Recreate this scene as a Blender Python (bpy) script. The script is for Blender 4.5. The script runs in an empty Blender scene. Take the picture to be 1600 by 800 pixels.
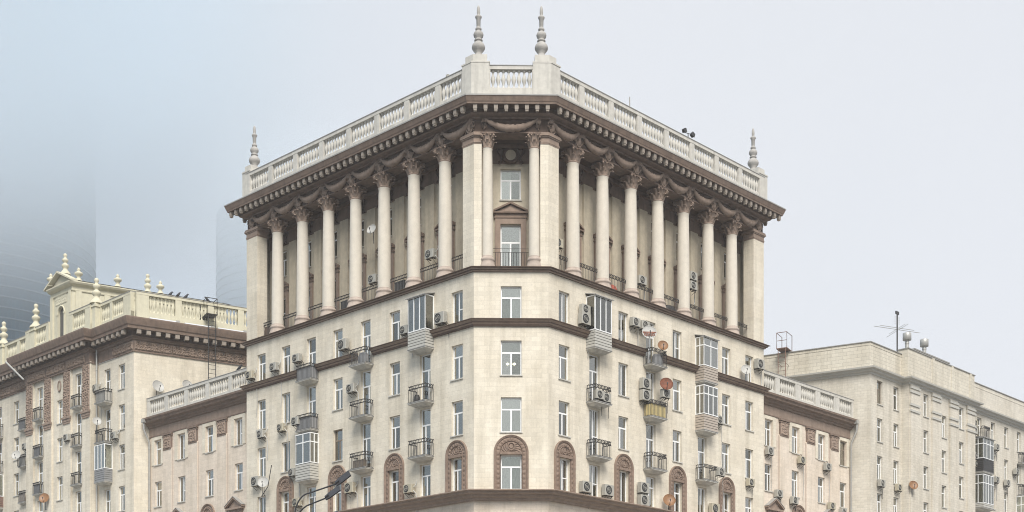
import bpy, math, random
from math import sin, cos, pi, radians, sqrt
from mathutils import Matrix, Vector
random.seed(7)
S = bpy.context.scene
COL = S.collection

# ------------------------------------------------------------------ camera
cam = bpy.data.cameras.new('camera'); camo = bpy.data.objects.new('camera', cam); COL.objects.link(camo)
CZ = 1.7
camo.location = (0, 0, CZ); camo.rotation_euler = (radians(90), 0, 0)
cam.sensor_width = 36; cam.lens = 2102 / 1600 * 36; cam.shift_y = (1127 - 400) / 1600
cam.clip_start = 0.5; cam.clip_end = 5000
S.camera = camo
# ------------------------------------------------------------------ world, sun, exposure
SUN_EL, SUN_AZ = radians(46), radians(8)          # high soft sun behind the camera, a touch to the right
w = bpy.data.worlds.new('World'); S.world = w; w.use_nodes = True
nt = w.node_tree; nt.nodes.clear()
out = nt.nodes.new('ShaderNodeOutputWorld'); bg = nt.nodes.new('ShaderNodeBackground')
sky = nt.nodes.new('ShaderNodeTexSky'); sky.sky_type = 'NISHITA'; sky.sun_disc = False
sky.sun_elevation = SUN_EL; sky.sun_rotation = pi - SUN_AZ; sky.dust_density = 4; sky.air_density = 1.0; sky.ozone_density = 1
hs = nt.nodes.new('ShaderNodeHueSaturation'); hs.inputs['Saturation'].default_value = 0.25
mx = nt.nodes.new('ShaderNodeMix'); mx.data_type = 'RGBA'; mx.inputs[0].default_value = 0.86
tc = nt.nodes.new('ShaderNodeTexCoord'); nz = nt.nodes.new('ShaderNodeTexNoise'); nz.inputs['Scale'].default_value = 1.6
nz.inputs['Detail'].default_value = 5; nz.inputs['Roughness'].default_value = 0.5
cr = nt.nodes.new('ShaderNodeValToRGB'); cr.color_ramp.elements[0].position = 0.15; cr.color_ramp.elements[1].position = 0.85
cr.color_ramp.elements[0].color = (3.9, 4.95, 6.1, 1); cr.color_ramp.elements[1].color = (6.72, 6.96, 7.42, 1)
nt.links.new(tc.outputs['Generated'], nz.inputs['Vector']); sx_ = nt.nodes.new('ShaderNodeSeparateXYZ'); nt.links.new(tc.outputs['Generated'], sx_.inputs[0])
mr_ = nt.nodes.new('ShaderNodeMapRange'); mr_.interpolation_type = 'SMOOTHSTEP'; mr_.inputs[1].default_value = -.36; mr_.inputs[2].default_value = .06; nt.links.new(sx_.outputs[0], mr_.inputs[0])
mm = nt.nodes.new('ShaderNodeMath'); mm.operation = 'MULTIPLY_ADD'; mm.inputs[1].default_value = .45; nt.links.new(nz.outputs['Fac'], mm.inputs[0]); ms = nt.nodes.new('ShaderNodeMath'); ms.operation = 'MULTIPLY'; ms.inputs[1].default_value = .58
nt.links.new(mr_.outputs[0], ms.inputs[0]); nt.links.new(ms.outputs[0], mm.inputs[2]); nt.links.new(mm.outputs[0], cr.inputs['Fac'])
nt.links.new(sky.outputs[0], hs.inputs['Color']); nt.links.new(hs.outputs[0], mx.inputs[6]); nt.links.new(cr.outputs[0], mx.inputs[7])
nt.links.new(mx.outputs[2], bg.inputs['Color']); bg.inputs['Strength'].default_value = 0.105
nt.links.new(bg.outputs[0], out.inputs['Surface'])
sl = bpy.data.lights.new('sun', 'SUN'); so = bpy.data.objects.new('sun', sl); COL.objects.link(so)
sl.energy = 3.5; sl.angle = radians(30); sl.color = (1.0, 0.96, 0.9)
so.rotation_euler = (radians(90) - SUN_EL, 0, SUN_AZ)
S.view_settings.view_transform = 'Standard'; S.view_settings.look = 'None'; S.view_settings.exposure = 0.30; S.view_settings.gamma = 1
S.cycles.volume_bounces = 8; S.cycles.transparent_max_bounces = 12; S.cycles.max_bounces = 10; S.cycles.filter_width = 1.0

# ------------------------------------------------------------------ materials
def newmat(name):
    m = bpy.data.materials.new(name); m.use_nodes = True
    n = m.node_tree; b = n.nodes['Principled BSDF']; return m, n, b
def L(n, a, b): n.links.new(a, b)
def noise(n, vec, scale, detail=4, rough=.6):
    t = n.nodes.new('ShaderNodeTexNoise'); t.inputs['Scale'].default_value = scale; t.inputs['Detail'].default_value = detail
    t.inputs['Roughness'].default_value = rough; L(n, vec, t.inputs['Vector']); return t.outputs['Fac']
def mapv(n, vec, sc):
    t = n.nodes.new('ShaderNodeMapping'); t.inputs['Scale'].default_value = sc; L(n, vec, t.inputs['Vector']); return t.outputs[0]
def ramp(n, fac, a, b, p0=.35, p1=.7):
    r = n.nodes.new('ShaderNodeValToRGB'); r.color_ramp.elements[0].position = p0; r.color_ramp.elements[1].position = p1
    r.color_ramp.elements[0].color = (*a, 1); r.color_ramp.elements[1].color = (*b, 1); L(n, fac, r.inputs['Fac']); return r.outputs[0]
def mul(n, a, b, f=1.0):
    t = n.nodes.new('ShaderNodeMix'); t.data_type = 'RGBA'; t.blend_type = 'MULTIPLY'; t.inputs[0].default_value = f
    L(n, a, t.inputs[6]); L(n, b, t.inputs[7]); return t.outputs[2]
def sc3(c, k): return tuple(x * k for x in c)
def masonry(name, c, bw=.62, bh=.27, bump=.28, joint=.93, streak=.82):
    m, n, b = newmat(name)
    uv = n.nodes.new('ShaderNodeTexCoord').outputs['UV']; geo = n.nodes.new('ShaderNodeNewGeometry').outputs['Position']
    br = n.nodes.new('ShaderNodeTexBrick'); L(n, uv, br.inputs['Vector'])
    br.inputs['Scale'].default_value = 1; br.inputs['Brick Width'].default_value = bw; br.inputs['Row Height'].default_value = bh
    br.inputs['Mortar Size'].default_value = .014; br.inputs['Mortar Smooth'].default_value = .3; br.inputs['Bias'].default_value = -.2
    br.inputs['Color1'].default_value = (*sc3(c, 1.05), 1); br.inputs['Color2'].default_value = (*sc3(c, .93), 1); br.inputs['Mortar'].default_value = (*sc3(c, joint), 1)
    st = ramp(n, noise(n, mapv(n, geo, (1.4, 1.4, .12)), 1.0, 5), (streak, streak * .99, streak * .965), (1, 1, 1), .32, .55)
    bl = ramp(n, noise(n, geo, .45, 5), (.93, .915, .89), (1.02, 1.02, 1.02), .35, .62)
    fine = ramp(n, noise(n, geo, 9, 4), (.94, .94, .94), (1.03, 1.03, 1.03), .35, .65)
    L(n, mul(n, mul(n, mul(n, br.outputs['Color'], st), bl), fine), b.inputs['Base Color']); b.inputs['Roughness'].default_value = .85
    bp = n.nodes.new('ShaderNodeBump'); bp.inputs['Strength'].default_value = bump; bp.inputs['Distance'].default_value = .02; bp.invert = True
    L(n, br.outputs['Fac'], bp.inputs['Height']); L(n, bp.outputs[0], b.inputs['Normal']); return m
def stucco(name, c, var=.12, streak=.85, rough=.85, sc=3.0):
    m, n, b = newmat(name); geo = n.nodes.new('ShaderNodeNewGeometry').outputs['Position']
    a = ramp(n, noise(n, geo, sc, 6), sc3(c, 1 - var), sc3(c, 1 + var * .5), .35, .65)
    st = ramp(n, noise(n, mapv(n, geo, (3, 3, .3)), 1.0, 5), (streak,) * 3, (1, 1, 1), .34, .55)
    L(n, mul(n, a, st), b.inputs['Base Color']); b.inputs['Roughness'].default_value = rough
    bp = n.nodes.new('ShaderNodeBump'); bp.inputs['Strength'].default_value = .35; bp.inputs['Distance'].default_value = .02
    L(n, noise(n, geo, 14, 4), bp.inputs['Height']); L(n, bp.outputs[0], b.inputs['Normal']); return m
def plain(name, c, rough=.6, metal=0, var=.08):
    m, n, b = newmat(name); o = n.nodes.new('ShaderNodeTexCoord').outputs['Object']
    L(n, ramp(n, noise(n, o, 5, 4), sc3(c, 1 - var), sc3(c, 1 + var), .3, .7), b.inputs['Base Color'])
    b.inputs['Roughness'].default_value = rough; b.inputs['Metallic'].default_value = metal; return m
CREAM = (.685, .625, .515)
M = dict(
 cream=masonry('cream_masonry', CREAM), pink=masonry('pinkish_masonry', (.68, .59, .49)),
 side=masonry('side_masonry', (.66, .62, .52)),
 brick=masonry('painted_brick', (.62, .575, .49), .52, .2, .4, .88), brickp=masonry('parapet_brick', (.62, .575, .48), .6, .28, .6, .78),
 col=stucco('column_stone', (.625, .57, .48), .06, .93), brown=stucco('brown_trim', (.208, .148, .112), .16, .8),
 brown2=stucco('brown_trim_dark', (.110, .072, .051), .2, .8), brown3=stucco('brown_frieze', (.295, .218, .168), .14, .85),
 arch=stucco('arch_surround', (.245, .175, .132), .18, .85), modi=stucco('modillion_paint', (.30, .255, .21), .1, .9),
 bal=stucco('balustrade_paint', (.55, .525, .47), .1, .85), yell=stucco('yellow_paint', (.60, .56, .42), .07, .92),
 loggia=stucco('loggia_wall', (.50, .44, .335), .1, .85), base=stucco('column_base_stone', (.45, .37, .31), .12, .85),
 slab=stucco('balcony_slab', (.52, .50, .45), .12, .8), roof=plain('roof_sheet', (.30, .29, .27), .6), white=plain('white_plastic', (.80, .80, .79), .35, 0, .03),
 wood=plain('old_window_wood', (.20, .16, .12), .6), iron=plain('dark_iron', (.035, .032, .03), .5, 0, .3), pipe=plain('zinc_pipe', (.42, .41, .38), .45, .3),
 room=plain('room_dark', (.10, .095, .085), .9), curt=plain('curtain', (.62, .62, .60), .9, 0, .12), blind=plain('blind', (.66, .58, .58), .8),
 acw=plain('ac_casing', (.36, .345, .30), .5), fan=plain('ac_fan', (.03, .03, .03), .6), panel=plain('balcony_siding', (.46, .445, .40), .6),
 grey=plain('grey_siding', (.25, .25, .25), .6), ypan=plain('yellow_sheet', (.58, .47, .22), .6), beige=plain('beige_panel', (.42, .36, .30), .6),
 acw2=plain('ac_casing_yellowed', (.40, .36, .27), .55), hose=plain('ac_hose', (.5, .49, .46), .6), rust=plain('rusty_ladder', (.20, .12, .09), .8), orange=plain('orange_dish', (.17, .055, .025), .7, 0, .4), amber=plain('amber_dish', (.24, .12, .05), .45, 0, .2),
 dish=plain('pale_dish', (.44, .43, .40), .5), lamp=plain('lamp_housing', (.035, .033, .035), .4), ground=plain('asphalt', (.08, .08, .08), .9),
 pave=plain('pavement', (.25, .24, .22), .9), snow=plain('wet_snow', (.72, .74, .77), .7, 0, .02), bird=plain('crow_feather', (.03, .03, .035), .6),
 spire=stucco('spire_stone', (.40, .38, .35), .12, .85), redc=plain('red_cloth', (.42, .10, .06), .8), joint=plain('pink_joint', (.47, .39, .33), .8),
)
def glass():
    m, n, b = newmat('window_glass'); n.nodes.remove(b); o = n.nodes['Material Output']
    t = n.nodes.new('ShaderNodeBsdfTransparent'); t.inputs[0].default_value = (.80, .85, .82, 1)
    g = n.nodes.new('ShaderNodeBsdfGlossy'); g.inputs['Roughness'].default_value = .03; g.inputs['Color'].default_value = (.92, .91, .84, 1)
    lw = n.nodes.new('ShaderNodeFresnel'); lw.inputs['IOR'].default_value = 1.7
    oi = n.nodes.new('ShaderNodeObjectInfo'); mr = n.nodes.new('ShaderNodeMapRange'); mr.inputs[3].default_value = .12; mr.inputs[4].default_value = .36
    L(n, oi.outputs['Random'], mr.inputs[0]); ad = n.nodes.new('ShaderNodeMath'); ad.operation = 'ADD'; ad.use_clamp = True
    L(n, lw.outputs[0], ad.inputs[0]); L(n, mr.outputs[0], ad.inputs[1])
    mxs = n.nodes.new('ShaderNodeMixShader'); L(n, ad.outputs[0], mxs.inputs[0]); L(n, t.outputs[0], mxs.inputs[1]); L(n, g.outputs[0], mxs.inputs[2])
    L(n, mxs.outputs[0], o.inputs['Surface']); return m
M['glass'] = glass()
def emis(name, c, s):
    m, n, b = newmat(name); b.inputs['Emission Color'].default_value = (*c, 1); b.inputs['Emission Strength'].default_value = s; return m
M['bulb'] = emis('lit_lamp', (1, .85, .6), 6)
def skyglass():
    m, n, b = newmat('curtain_wall_glass'); uv = n.nodes.new('ShaderNodeTexCoord').outputs['UV']
    br = n.nodes.new('ShaderNodeTexBrick'); L(n, uv, br.inputs['Vector']); br.offset = 0
    br.inputs['Scale'].default_value = 1; br.inputs['Brick Width'].default_value = 1.5; br.inputs['Row Height'].default_value = 4.1; br.inputs['Mortar Size'].default_value = .06
    br.inputs['Color1'].default_value = (.025, .085, .125, 1); br.inputs['Color2'].default_value = (.035, .115, .165, 1); br.inputs['Mortar'].default_value = (.08, .13, .16, 1)
    L(n, br.outputs['Color'], b.inputs['Base Color']); b.inputs['Roughness'].default_value = .35; b.inputs['Specular IOR Level'].default_value = .3; return m
M['sky'] = skyglass(); M['hazesky'] = plain('haze_tinted_glass', (.30, .37, .42), .6); M['hazeband'] = plain('haze_tinted_band', (.36, .43, .47), .6); M['skyband'] = plain('spandrel_band', (.17, .24, .28), .5)  # pale pair: fog over the farther tower is put into the colour

# ------------------------------------------------------------------ mesh helper
class MB:
    def __init__(s, *mats): s.v = []; s.f = []; s.m = []; s.sm = []; s.uv = []; s.mats = [M[k] for k in mats]
    def face(s, pts, mat=0, smooth=False, uv=None):
        i = len(s.v); s.v += [tuple(p) for p in pts]; s.f.append(tuple(range(i, i + len(pts)))); s.m.append(mat); s.sm.append(smooth)
        s.uv.append(uv or [(p[0] + p[1], p[2]) for p in pts])
    def grid(s, rows, mat=0, smooth=True, closed=False):
        n = len(rows[0]); i0 = len(s.v)
        for r in rows: s.v += [tuple(p) for p in r]
        for a in range(len(rows) - 1):
            for b in range(n if closed else n - 1):
                c = (b + 1) % n; f = (i0 + a * n + b, i0 + a * n + c, i0 + (a + 1) * n + c, i0 + (a + 1) * n + b)
                s.f.append(f); s.m.append(mat); s.sm.append(smooth); s.uv.append([(s.v[k][0] + s.v[k][1], s.v[k][2]) for k in f])
    def box(s, x0, x1, y0, y1, z0, z1, mat=0):
        P = lambda x, y, z: (x, y, z)
        s.face([P(x0, y0, z0), P(x1, y0, z0), P(x1, y0, z1), P(x0, y0, z1)], mat); s.face([P(x1, y1, z0), P(x0, y1, z0), P(x0, y1, z1), P(x1, y1, z1)], mat)
        s.face([P(x1, y0, z0), P(x1, y1, z0), P(x1, y1, z1), P(x1, y0, z1)], mat); s.face([P(x0, y1, z0), P(x0, y0, z0), P(x0, y0, z1), P(x0, y1, z1)], mat)
        s.face([P(x0, y0, z1), P(x1, y0, z1), P(x1, y1, z1), P(x0, y1, z1)], mat); s.face([P(x0, y1, z0), P(x1, y1, z0), P(x1, y0, z0), P(x0, y0, z0)], mat)
    def lathe(s, prof, n=16, cx=0, cy=0, cz=0, mat=0, sy=1.0, cap=True):
        rows = [[(cx + r * cos(2 * pi * k / n), cy + sy * r * sin(2 * pi * k / n), cz + z) for k in range(n)] for z, r in prof]
        s.grid(rows, mat, True, True)
        if cap and prof[-1][1] > .01: s.face(rows[-1], mat)
        if cap and prof[0][1] > .01: s.face(rows[0][::-1], mat)
    def tube(s, pts, r, n=6, mat=0, rr=None):
        rows = []; pts = [Vector(p) for p in pts]
        for i, p in enumerate(pts):
            d = (pts[min(i + 1, len(pts) - 1)] - pts[max(i - 1, 0)]).normalized()
            u = d.cross(Vector((0, 0, 1))); u = u.normalized() if u.length > .05 else d.cross(Vector((0, 1, 0))).normalized(); v = d.cross(u)
            q = rr[i] if rr else r; rows.append([p + u * q * cos(2 * pi * k / n) + v * q * sin(2 * pi * k / n) for k in range(n)])
        s.grid(rows, mat, n > 4, True); s.face(rows[0][::-1], mat); s.face(rows[-1], mat)
    def prism(s, poly, z0, z1, mat=0):          # poly: plan outline, counter-clockwise
        n = len(poly)
        for i in range(n):
            a, b = poly[i], poly[(i + 1) % n]; d = math.dist(a, b)
            s.face([(a[0], a[1], z0), (b[0], b[1], z0), (b[0], b[1], z1), (a[0], a[1], z1)], mat, uv=[(0, z0), (d, z0), (d, z1), (0, z1)])
        s.face([(p[0], p[1], z1) for p in poly], mat); s.face([(p[0], p[1], z0) for p in poly[::-1]], mat)
    def xprism(s, poly, y0, y1, mat=0):         # poly: outline in x-z, extruded in y
        n = len(poly)
        for i in range(n):
            a, b = poly[i], poly[(i + 1) % n]
            s.face([(a[0], y0, a[1]), (b[0], y0, b[1]), (b[0], y1, b[1]), (a[0], y1, a[1])], mat)
        s.face([(p[0], y0, p[1]) for p in poly], mat); s.face([(p[0], y1, p[1]) for p in poly[::-1]], mat)
    def mesh(s, name):
        me = bpy.data.meshes.new(name); me.from_pydata(s.v, [], s.f)
        for m in s.mats: me.materials.append(m)
        me.polygons.foreach_set('material_index', s.m); me.polygons.foreach_set('use_smooth', s.sm)
        u = me.uv_layers.new(name='UVMap'); flat = [c for f in s.uv for p in f for c in p]; u.data.foreach_set('uv', flat)
        me.update(); return me

WMX = {}
def put(name, me, mat=None, parent=None):
    o = bpy.data.objects.new(name, me); COL.objects.link(o); W = mat or Matrix.Identity(4); WMX[o.name] = W
    if parent is not None:
        o.parent = parent; o.matrix_basis = WMX[parent.name].inverted() @ W
    else: o.matrix_basis = W
    return o
def thing(name, label, cat, mat, group=None, me=None):
    o = put(name, me, mat); o['label'] = label; o['category'] = cat
    if group: o['group'] = group
    return o
def stuff(o): o['kind'] = 'stuff'; return o
class Wall:                                     # x right as seen from outside, y inward, z up
    def __init__(s, O, deg): s.O = O; s.th = radians(deg); s.X = (cos(s.th), sin(s.th)); s.N = (sin(s.th), -cos(s.th))
    def mat(s, x=0, out=0, z=0, rz=0): return Matrix.Translation((*s.pt(x, out), z)) @ Matrix.Rotation(s.th + rz, 4, 'Z')
    def pt(s, x, out=0): return (s.O[0] + s.X[0] * x + s.N[0] * out, s.O[1] + s.X[1] * x + s.N[1] * out)

def wall_mesh(x0, x1, z0, z1, ops, mat='cream', rec=.22, room=1.1, y=0.0):
    """facade sheet with real openings; ops = (xa, xb, za, zb)"""
    b = MB(mat, 'room'); xs = sorted({x0, x1, *[o[0] for o in ops], *[o[1] for o in ops]}); zs = sorted({z0, z1, *[o[2] for o in ops], *[o[3] for o in ops]})
    for i in range(len(xs) - 1):
        for j in range(len(zs) - 1):
            a, c, d, e = xs[i], xs[i + 1], zs[j], zs[j + 1]; mx_, mz = (a + c) / 2, (d + e) / 2
            if any(o[0] < mx_ < o[1] and o[2] < mz < o[3] for o in ops): continue
            b.face([(a, y, d), (c, y, d), (c, y, e), (a, y, e)], 0, uv=[(a, d), (c, d), (c, e), (a, e)])
    for xa, xb, za, zb in ops:
        for (p, q) in (((xa, za), (xb, za)), ((xb, za), (xb, zb)), ((xb, zb), (xa, zb)), ((xa, zb), (xa, za))):
            b.face([(p[0], y, p[1]), (p[0], y + rec, p[1]), (q[0], y + rec, q[1]), (q[0], y, q[1])], 0, uv=[(0, p[1]), (rec, p[1]), (rec, q[1]), (0, q[1])])
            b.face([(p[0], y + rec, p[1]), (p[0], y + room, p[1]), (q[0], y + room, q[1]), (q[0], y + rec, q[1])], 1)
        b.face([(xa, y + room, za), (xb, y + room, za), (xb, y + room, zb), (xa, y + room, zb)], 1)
    return b.mesh('wall')

def sweep(path, prof, mats=('brown',), mi=None, close_prof=False, pieces=None):
    """profile (out, z) swept along a plan path running left to right as seen from outside, mitred"""
    b = MB(*mats); n = len(path); off = []
    for i in range(n):
        ds = []
        if i > 0: ds.append(Vector(path[i]) - Vector(path[i - 1]))
        if i < n - 1: ds.append(Vector(path[i + 1]) - Vector(path[i]))
        ns = [Vector((d.y, -d.x)).normalized() for d in ds]
        if len(ns) == 2:
            k = ns[0] + ns[1]; k = k / (1 + ns[0].dot(ns[1]))
        else: k = ns[0]
        off.append(k)
    u = [0]
    for i in range(1, n): u.append(u[-1] + math.dist(path[i], path[i - 1]))
    P = lambda i, o, z: (path[i][0] + off[i].x * o, path[i][1] + off[i].y * o, z)
    for i in range(n - 1):
        for j in range(len(prof) - (0 if close_prof else 1)):
            (o1, z1), (o2, z2) = prof[j], prof[(j + 1) % len(prof)]
            b.face([P(i, o1, z1), P(i + 1, o1, z1), P(i + 1, o2, z2), P(i, o2, z2)], mi[j] if mi else 0, uv=[(u[i], z1), (u[i + 1], z1), (u[i + 1], z2), (u[i], z2)])
    b.face([P(0, o, z) for o, z in prof], mi[0] if mi else 0); b.face([P(n - 1, o, z) for o, z in prof[::-1]], mi[0] if mi else 0)
    return b.mesh('sweep')

# ------------------------------------------------------------------ shared shapes
_c = {}
def cached(key, fn):
    if key not in _c: _c[key] = fn()
    return _c[key]
def frame_parts(w_, h, kind):
    f = .07; th = h * .66
    if kind in ('T', 'W', 'Tl', 'Tr'):
        m = w_ * {'T': .5, 'W': .5, 'Tl': .36, 'Tr': .64}[kind]
        return [(0, f, 0, h), (w_ - f, w_, 0, h), (f, w_ - f, 0, f), (f, w_ - f, h - f, h), (f, w_ - f, th - .045, th + .045), (m - .045, m + .045, f, th - .045)], \
               [(f, m - .045, f, th - .045), (m + .045, w_ - f, f, th - .045), (f, w_ - f, th + .045, h - f)]
    if kind == 'P':       # one leaf and two narrow lights
        return [(0, f, 0, h), (w_ - f, w_, 0, h), (f, w_ - f, 0, f), (f, w_ - f, h - f, h), (w_ * .5 - .04, w_ * .5 + .04, f, h - f), (w_ * .5 + .04, w_ - f, h * .42, h * .42 + .06)], \
               [(f, w_ * .5 - .04, f, h - f), (w_ * .5 + .04, w_ - f, f, h * .42), (w_ * .5 + .04, w_ - f, h * .42 + .06, h - f)]
    n = 2 if kind == 'II' else int(kind[1:])      # row of tall lights
    fr = [(0, f, 0, h), (w_ - f, w_, 0, h), (f, w_ - f, 0, f), (f, w_ - f, h - f, h)]; pn = []
    for k in range(n):
        a = f + (w_ - 2 * f) * k / n; c = f + (w_ - 2 * f) * (k + 1) / n
        if k: fr.append((a - .03, a + .03, f, h - f))
        pn.append((a + (.03 if k else 0), c - (.03 if k < n - 1 else 0), f, h - f))
    return fr, pn
def window_at(W, xc, w_, z0, h, parent, kind='T', rec=.17, name='window', sill=True, curtain=None, out_=0.0, level3=False):
    key = (round(w_, 2), round(h, 2), kind)
    def mk():
        fr, pn = frame_parts(w_, h, kind); b = MB('wood' if kind == 'W' else 'white')
        for i, (a, c, d, e) in enumerate(fr): b.box(a, c, 0 if i < 4 else .008, .07, d, e)
        panes = []
        for (a, c, d, e) in pn:
            g = MB('glass'); g.box(0, c - a, 0, .012, 0, e - d); panes.append((a, d, g.mesh('pane')))
        cu = []
        for mode in range(4):
            q = MB('curt' if mode < 3 else 'blind'); spans = [(.04, w_ - .04)] if mode in (0,) else [(.04, w_ * .34), (w_ * .66, w_ - .04)] if mode == 1 else [(.04, w_ * .5)] if mode == 2 else [(.05, w_ - .05)]
            zb = h * .66 if mode == 3 else .05
            for (a, c) in spans:
                N = max(6, int((c - a) / .03)); rows = [[(a + (c - a) * k / N, .16 + .022 * sin(k * 1.9 + mode) * (0 if mode == 3 else 1), zz) for k in range(N + 1)] for zz in (zb, h - .05)]
                q.grid(rows, 0)
            cu.append(q.mesh('curtain'))
        return b.mesh('window'), panes, cu
    me, panes, cu = cached(key, mk)
    base = W.mat(xc - w_ / 2, out_ - rec, z0)
    o = put(name, me, base, parent)
    for (a, d, pm) in panes: put('pane', pm, base @ Matrix.Translation((a, .03, d)), o)
    c = curtain if curtain is not None else random.choice([None, None, 0, 0, 0, 1, 1, 2, 3, 0])
    if c is not None and c >= 0: put('curtain', cu[c], base, o)
    if sill:
        sm = cached(('sill', round(w_, 2)), lambda: (lambda b: (b.box(-.06, w_ + .06, -.24, .0, -.07, 0), b.mesh('sill'))[1])(MB('slab')))
        put('sill', sm, base @ Matrix.Translation((0, -.0, 0)), o)
    return o

def lathe_mesh(name, prof, mat, n=16):
    return cached(('l', name, mat), lambda: (lambda b: (b.lathe(prof, n), b.mesh(name))[1])(MB(mat)))
BALU = [(0, .11), (.06, .11), (.08, .06), (.2, .055), (.38, .105), (.55, .14), (.7, .10), (.86, .055), (.98, .055), (1.0, .1), (1.1, .1)]
SPIRE = [(0, .26), (.08, .24), (.2, .2), (.34, .31), (.45, .385), (.56, .40), (.68, .36), (.8, .27), (.87, .19), (.9, .19), (.93, .25), (.98, .25), (1.0, .19), (1.08, .2), (1.18, .28), (1.3, .305),
         (1.42, .26), (1.5, .17), (1.54, .11), (1.58, .18), (1.65, .19), (1.7, .16), (1.76, .10), (1.8, .12), (2.22, .13), (2.3, .19), (2.37, .20), (2.42, .15), (2.48, .07), (2.56, .10), (2.75, .10), (2.92, .08), (3.02, .04), (3.05, 0)]
URN = [(0, .55), (.12, .52), (.3, .36), (.5, .22), (.62, .22), (.7, .30), (.85, .37), (.98, .34), (1.08, .2), (1.14, .15), (1.2, .17), (1.3, .27), (1.42, .31), (1.54, .27), (1.62, .15), (1.72, .13), (1.8, .17), (1.9, .2), (2.02, .17), (2.1, .08), (2.13, 0)]
URN2 = [(0, .3), (.15, .22), (.3, .12), (.42, .2), (.55, .34), (.68, .33), (.76, .18), (.84, .1), (.9, .15), (.98, .13), (1.08, .05), (1.15, 0)]
def balustrade(W, panels, z0, base_h, rail_z, parent, mat='bal', xa=None, xb=None, piers=(), depth=.3, out_=0.0, pier_w=.5, pitch=.30):
    """base course, rail and piers are one part, each baluster a sub-part"""
    zt = rail_z + .25; b = MB(mat, 'roof'); y0 = -depth / 2; y1 = depth / 2
    b.box(xa, xb, y0 + .0, y1, z0, z0 + base_h); b.box(xa, xb, y0 - .04, y1 + .04, rail_z, zt - .04); b.box(xa, xb, y0 - .07, y1 + .07, zt - .04, zt, 1)
    prev = xa
    for (p, q) in sorted(panels) + [(xb, xb)]:
        if p - prev > .05: b.box(prev, p, y0 - .025, y1 + .025, z0 + .002, rail_z + .002)
        prev = q
    o = put('balustrade', b.mesh('balustrade'), W.mat(0, out_, 0), parent)
    hgt = rail_z - (z0 + base_h); me = lathe_mesh('baluster', [(z * hgt / 1.1, r) for z, r in BALU], mat, 10)
    for (p, q) in panels:
        n = max(2, round((q - p) / pitch)); 
        for k in range(n): put('baluster', me, W.mat(p + (k + .5) * (q - p) / n, out_, z0 + base_h), o)
    return o
def relief_mesh(w_, h, mat, seed=0, amp=.05, cell=.075, rim=.06, per=.5):
    nx, nz_ = max(4, round(w_ / cell)), max(4, round(h / cell)); rr = random.Random(seed)
    kx = max(1, round(w_ / per)); kz = max(1, round(h / per)); cs = [((i + .5) * w_ / kx, (j + .5) * h / kz, rr.choice((-1, 1)), rr.random() * 6) for i in range(kx) for j in range(kz)]
    def ht(x, z):
        e = min(x, z, w_ - x, h - z)
        if e < 1e-4: return 0
        if e < rim: return amp * 1.0
        cx, cz, sg, ph = min(cs, key=lambda c: (c[0] - x) ** 2 + (c[1] - z) ** 2); r = math.hypot(x - cx, z - cz); a = math.atan2(z - cz, x - cx)
        return amp * (.15 + .55 * (.5 + .5 * sin(sg * a * 2 + r * 30 + ph)) + .35 * abs(sin(x * 17 + ph) * sin(z * 15)))
    b = MB(mat); b.grid([[(w_ * i / nx, -ht(w_ * i / nx, h * j / nz_), h * j / nz_) for i in range(nx + 1)] for j in range(nz_ + 1)], 0, False); return b.mesh('relief')
def arch_mesh(w_, h_open, R, mat='arch'):
    """arched stucco surround, origin at sill centre; opening w_ by h_open"""
    b = MB(mat); zs = h_open + .16; hw = w_ / 2
    def ht(t, s):                                   # t: distance in from the outer edge, s: run along the surround
        if t < .005: return 0
        if t < .10: return .13
        if t < .13: return .10
        if t < .16: return .04
        if t < .38: return .04 + .05 * abs(sin(s * 11)) * sin(pi * (t - .16) / .22)
        if t < .42: return .10
        return .03
    ts = [0, .02, .06, .10, .12, .15, .17, .22, .27, .32, .36, .38, .42]
    for sg in (-1, 1):
        tt = [t for t in ts if t < R - hw] + [R - hw]; N = 42
        rows = [[(sg * (R - t), -ht(t, zs * j / N), zs * j / N) for t in tt] for j in range(N + 1)]; rows = rows if sg < 0 else [r[::-1] for r in rows]
        b.grid(rows, 0, False)
        b.face([(sg * hw, 0, 0), (sg * hw, -.1, 0), (sg * hw, -.1, h_open), (sg * hw, 0, h_open)])
    tt = ts + [.46, .5, .54, .58, .62, .66, .7, .74, .78, .82, .86, .9, .94, .98]; tt = [t for t in tt if t < R - .02] + [R - .005]
    def h2(t, a):
        r = R - t
        if t <= .42: return ht(t, a * R)
        x, z = r * cos(a), r * sin(a); d = math.hypot(x, z - .33 * R)
        if d < .13: return .06
        if d < .17: return .015
        if d < .25: return .09
        return .03 + .05 * abs(sin(9 * a + 14 * r))
    N = 44; b.grid([[((R - t) * cos(pi * k / N), -h2(t, pi * k / N), zs + (R - t) * sin(pi * k / N)) for t in tt] for k in range(N + 1)], 0, False)
    b.box(-hw - .04, hw + .04, -.16, .0, h_open, zs)
    return b.mesh('arch_surround')
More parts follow.
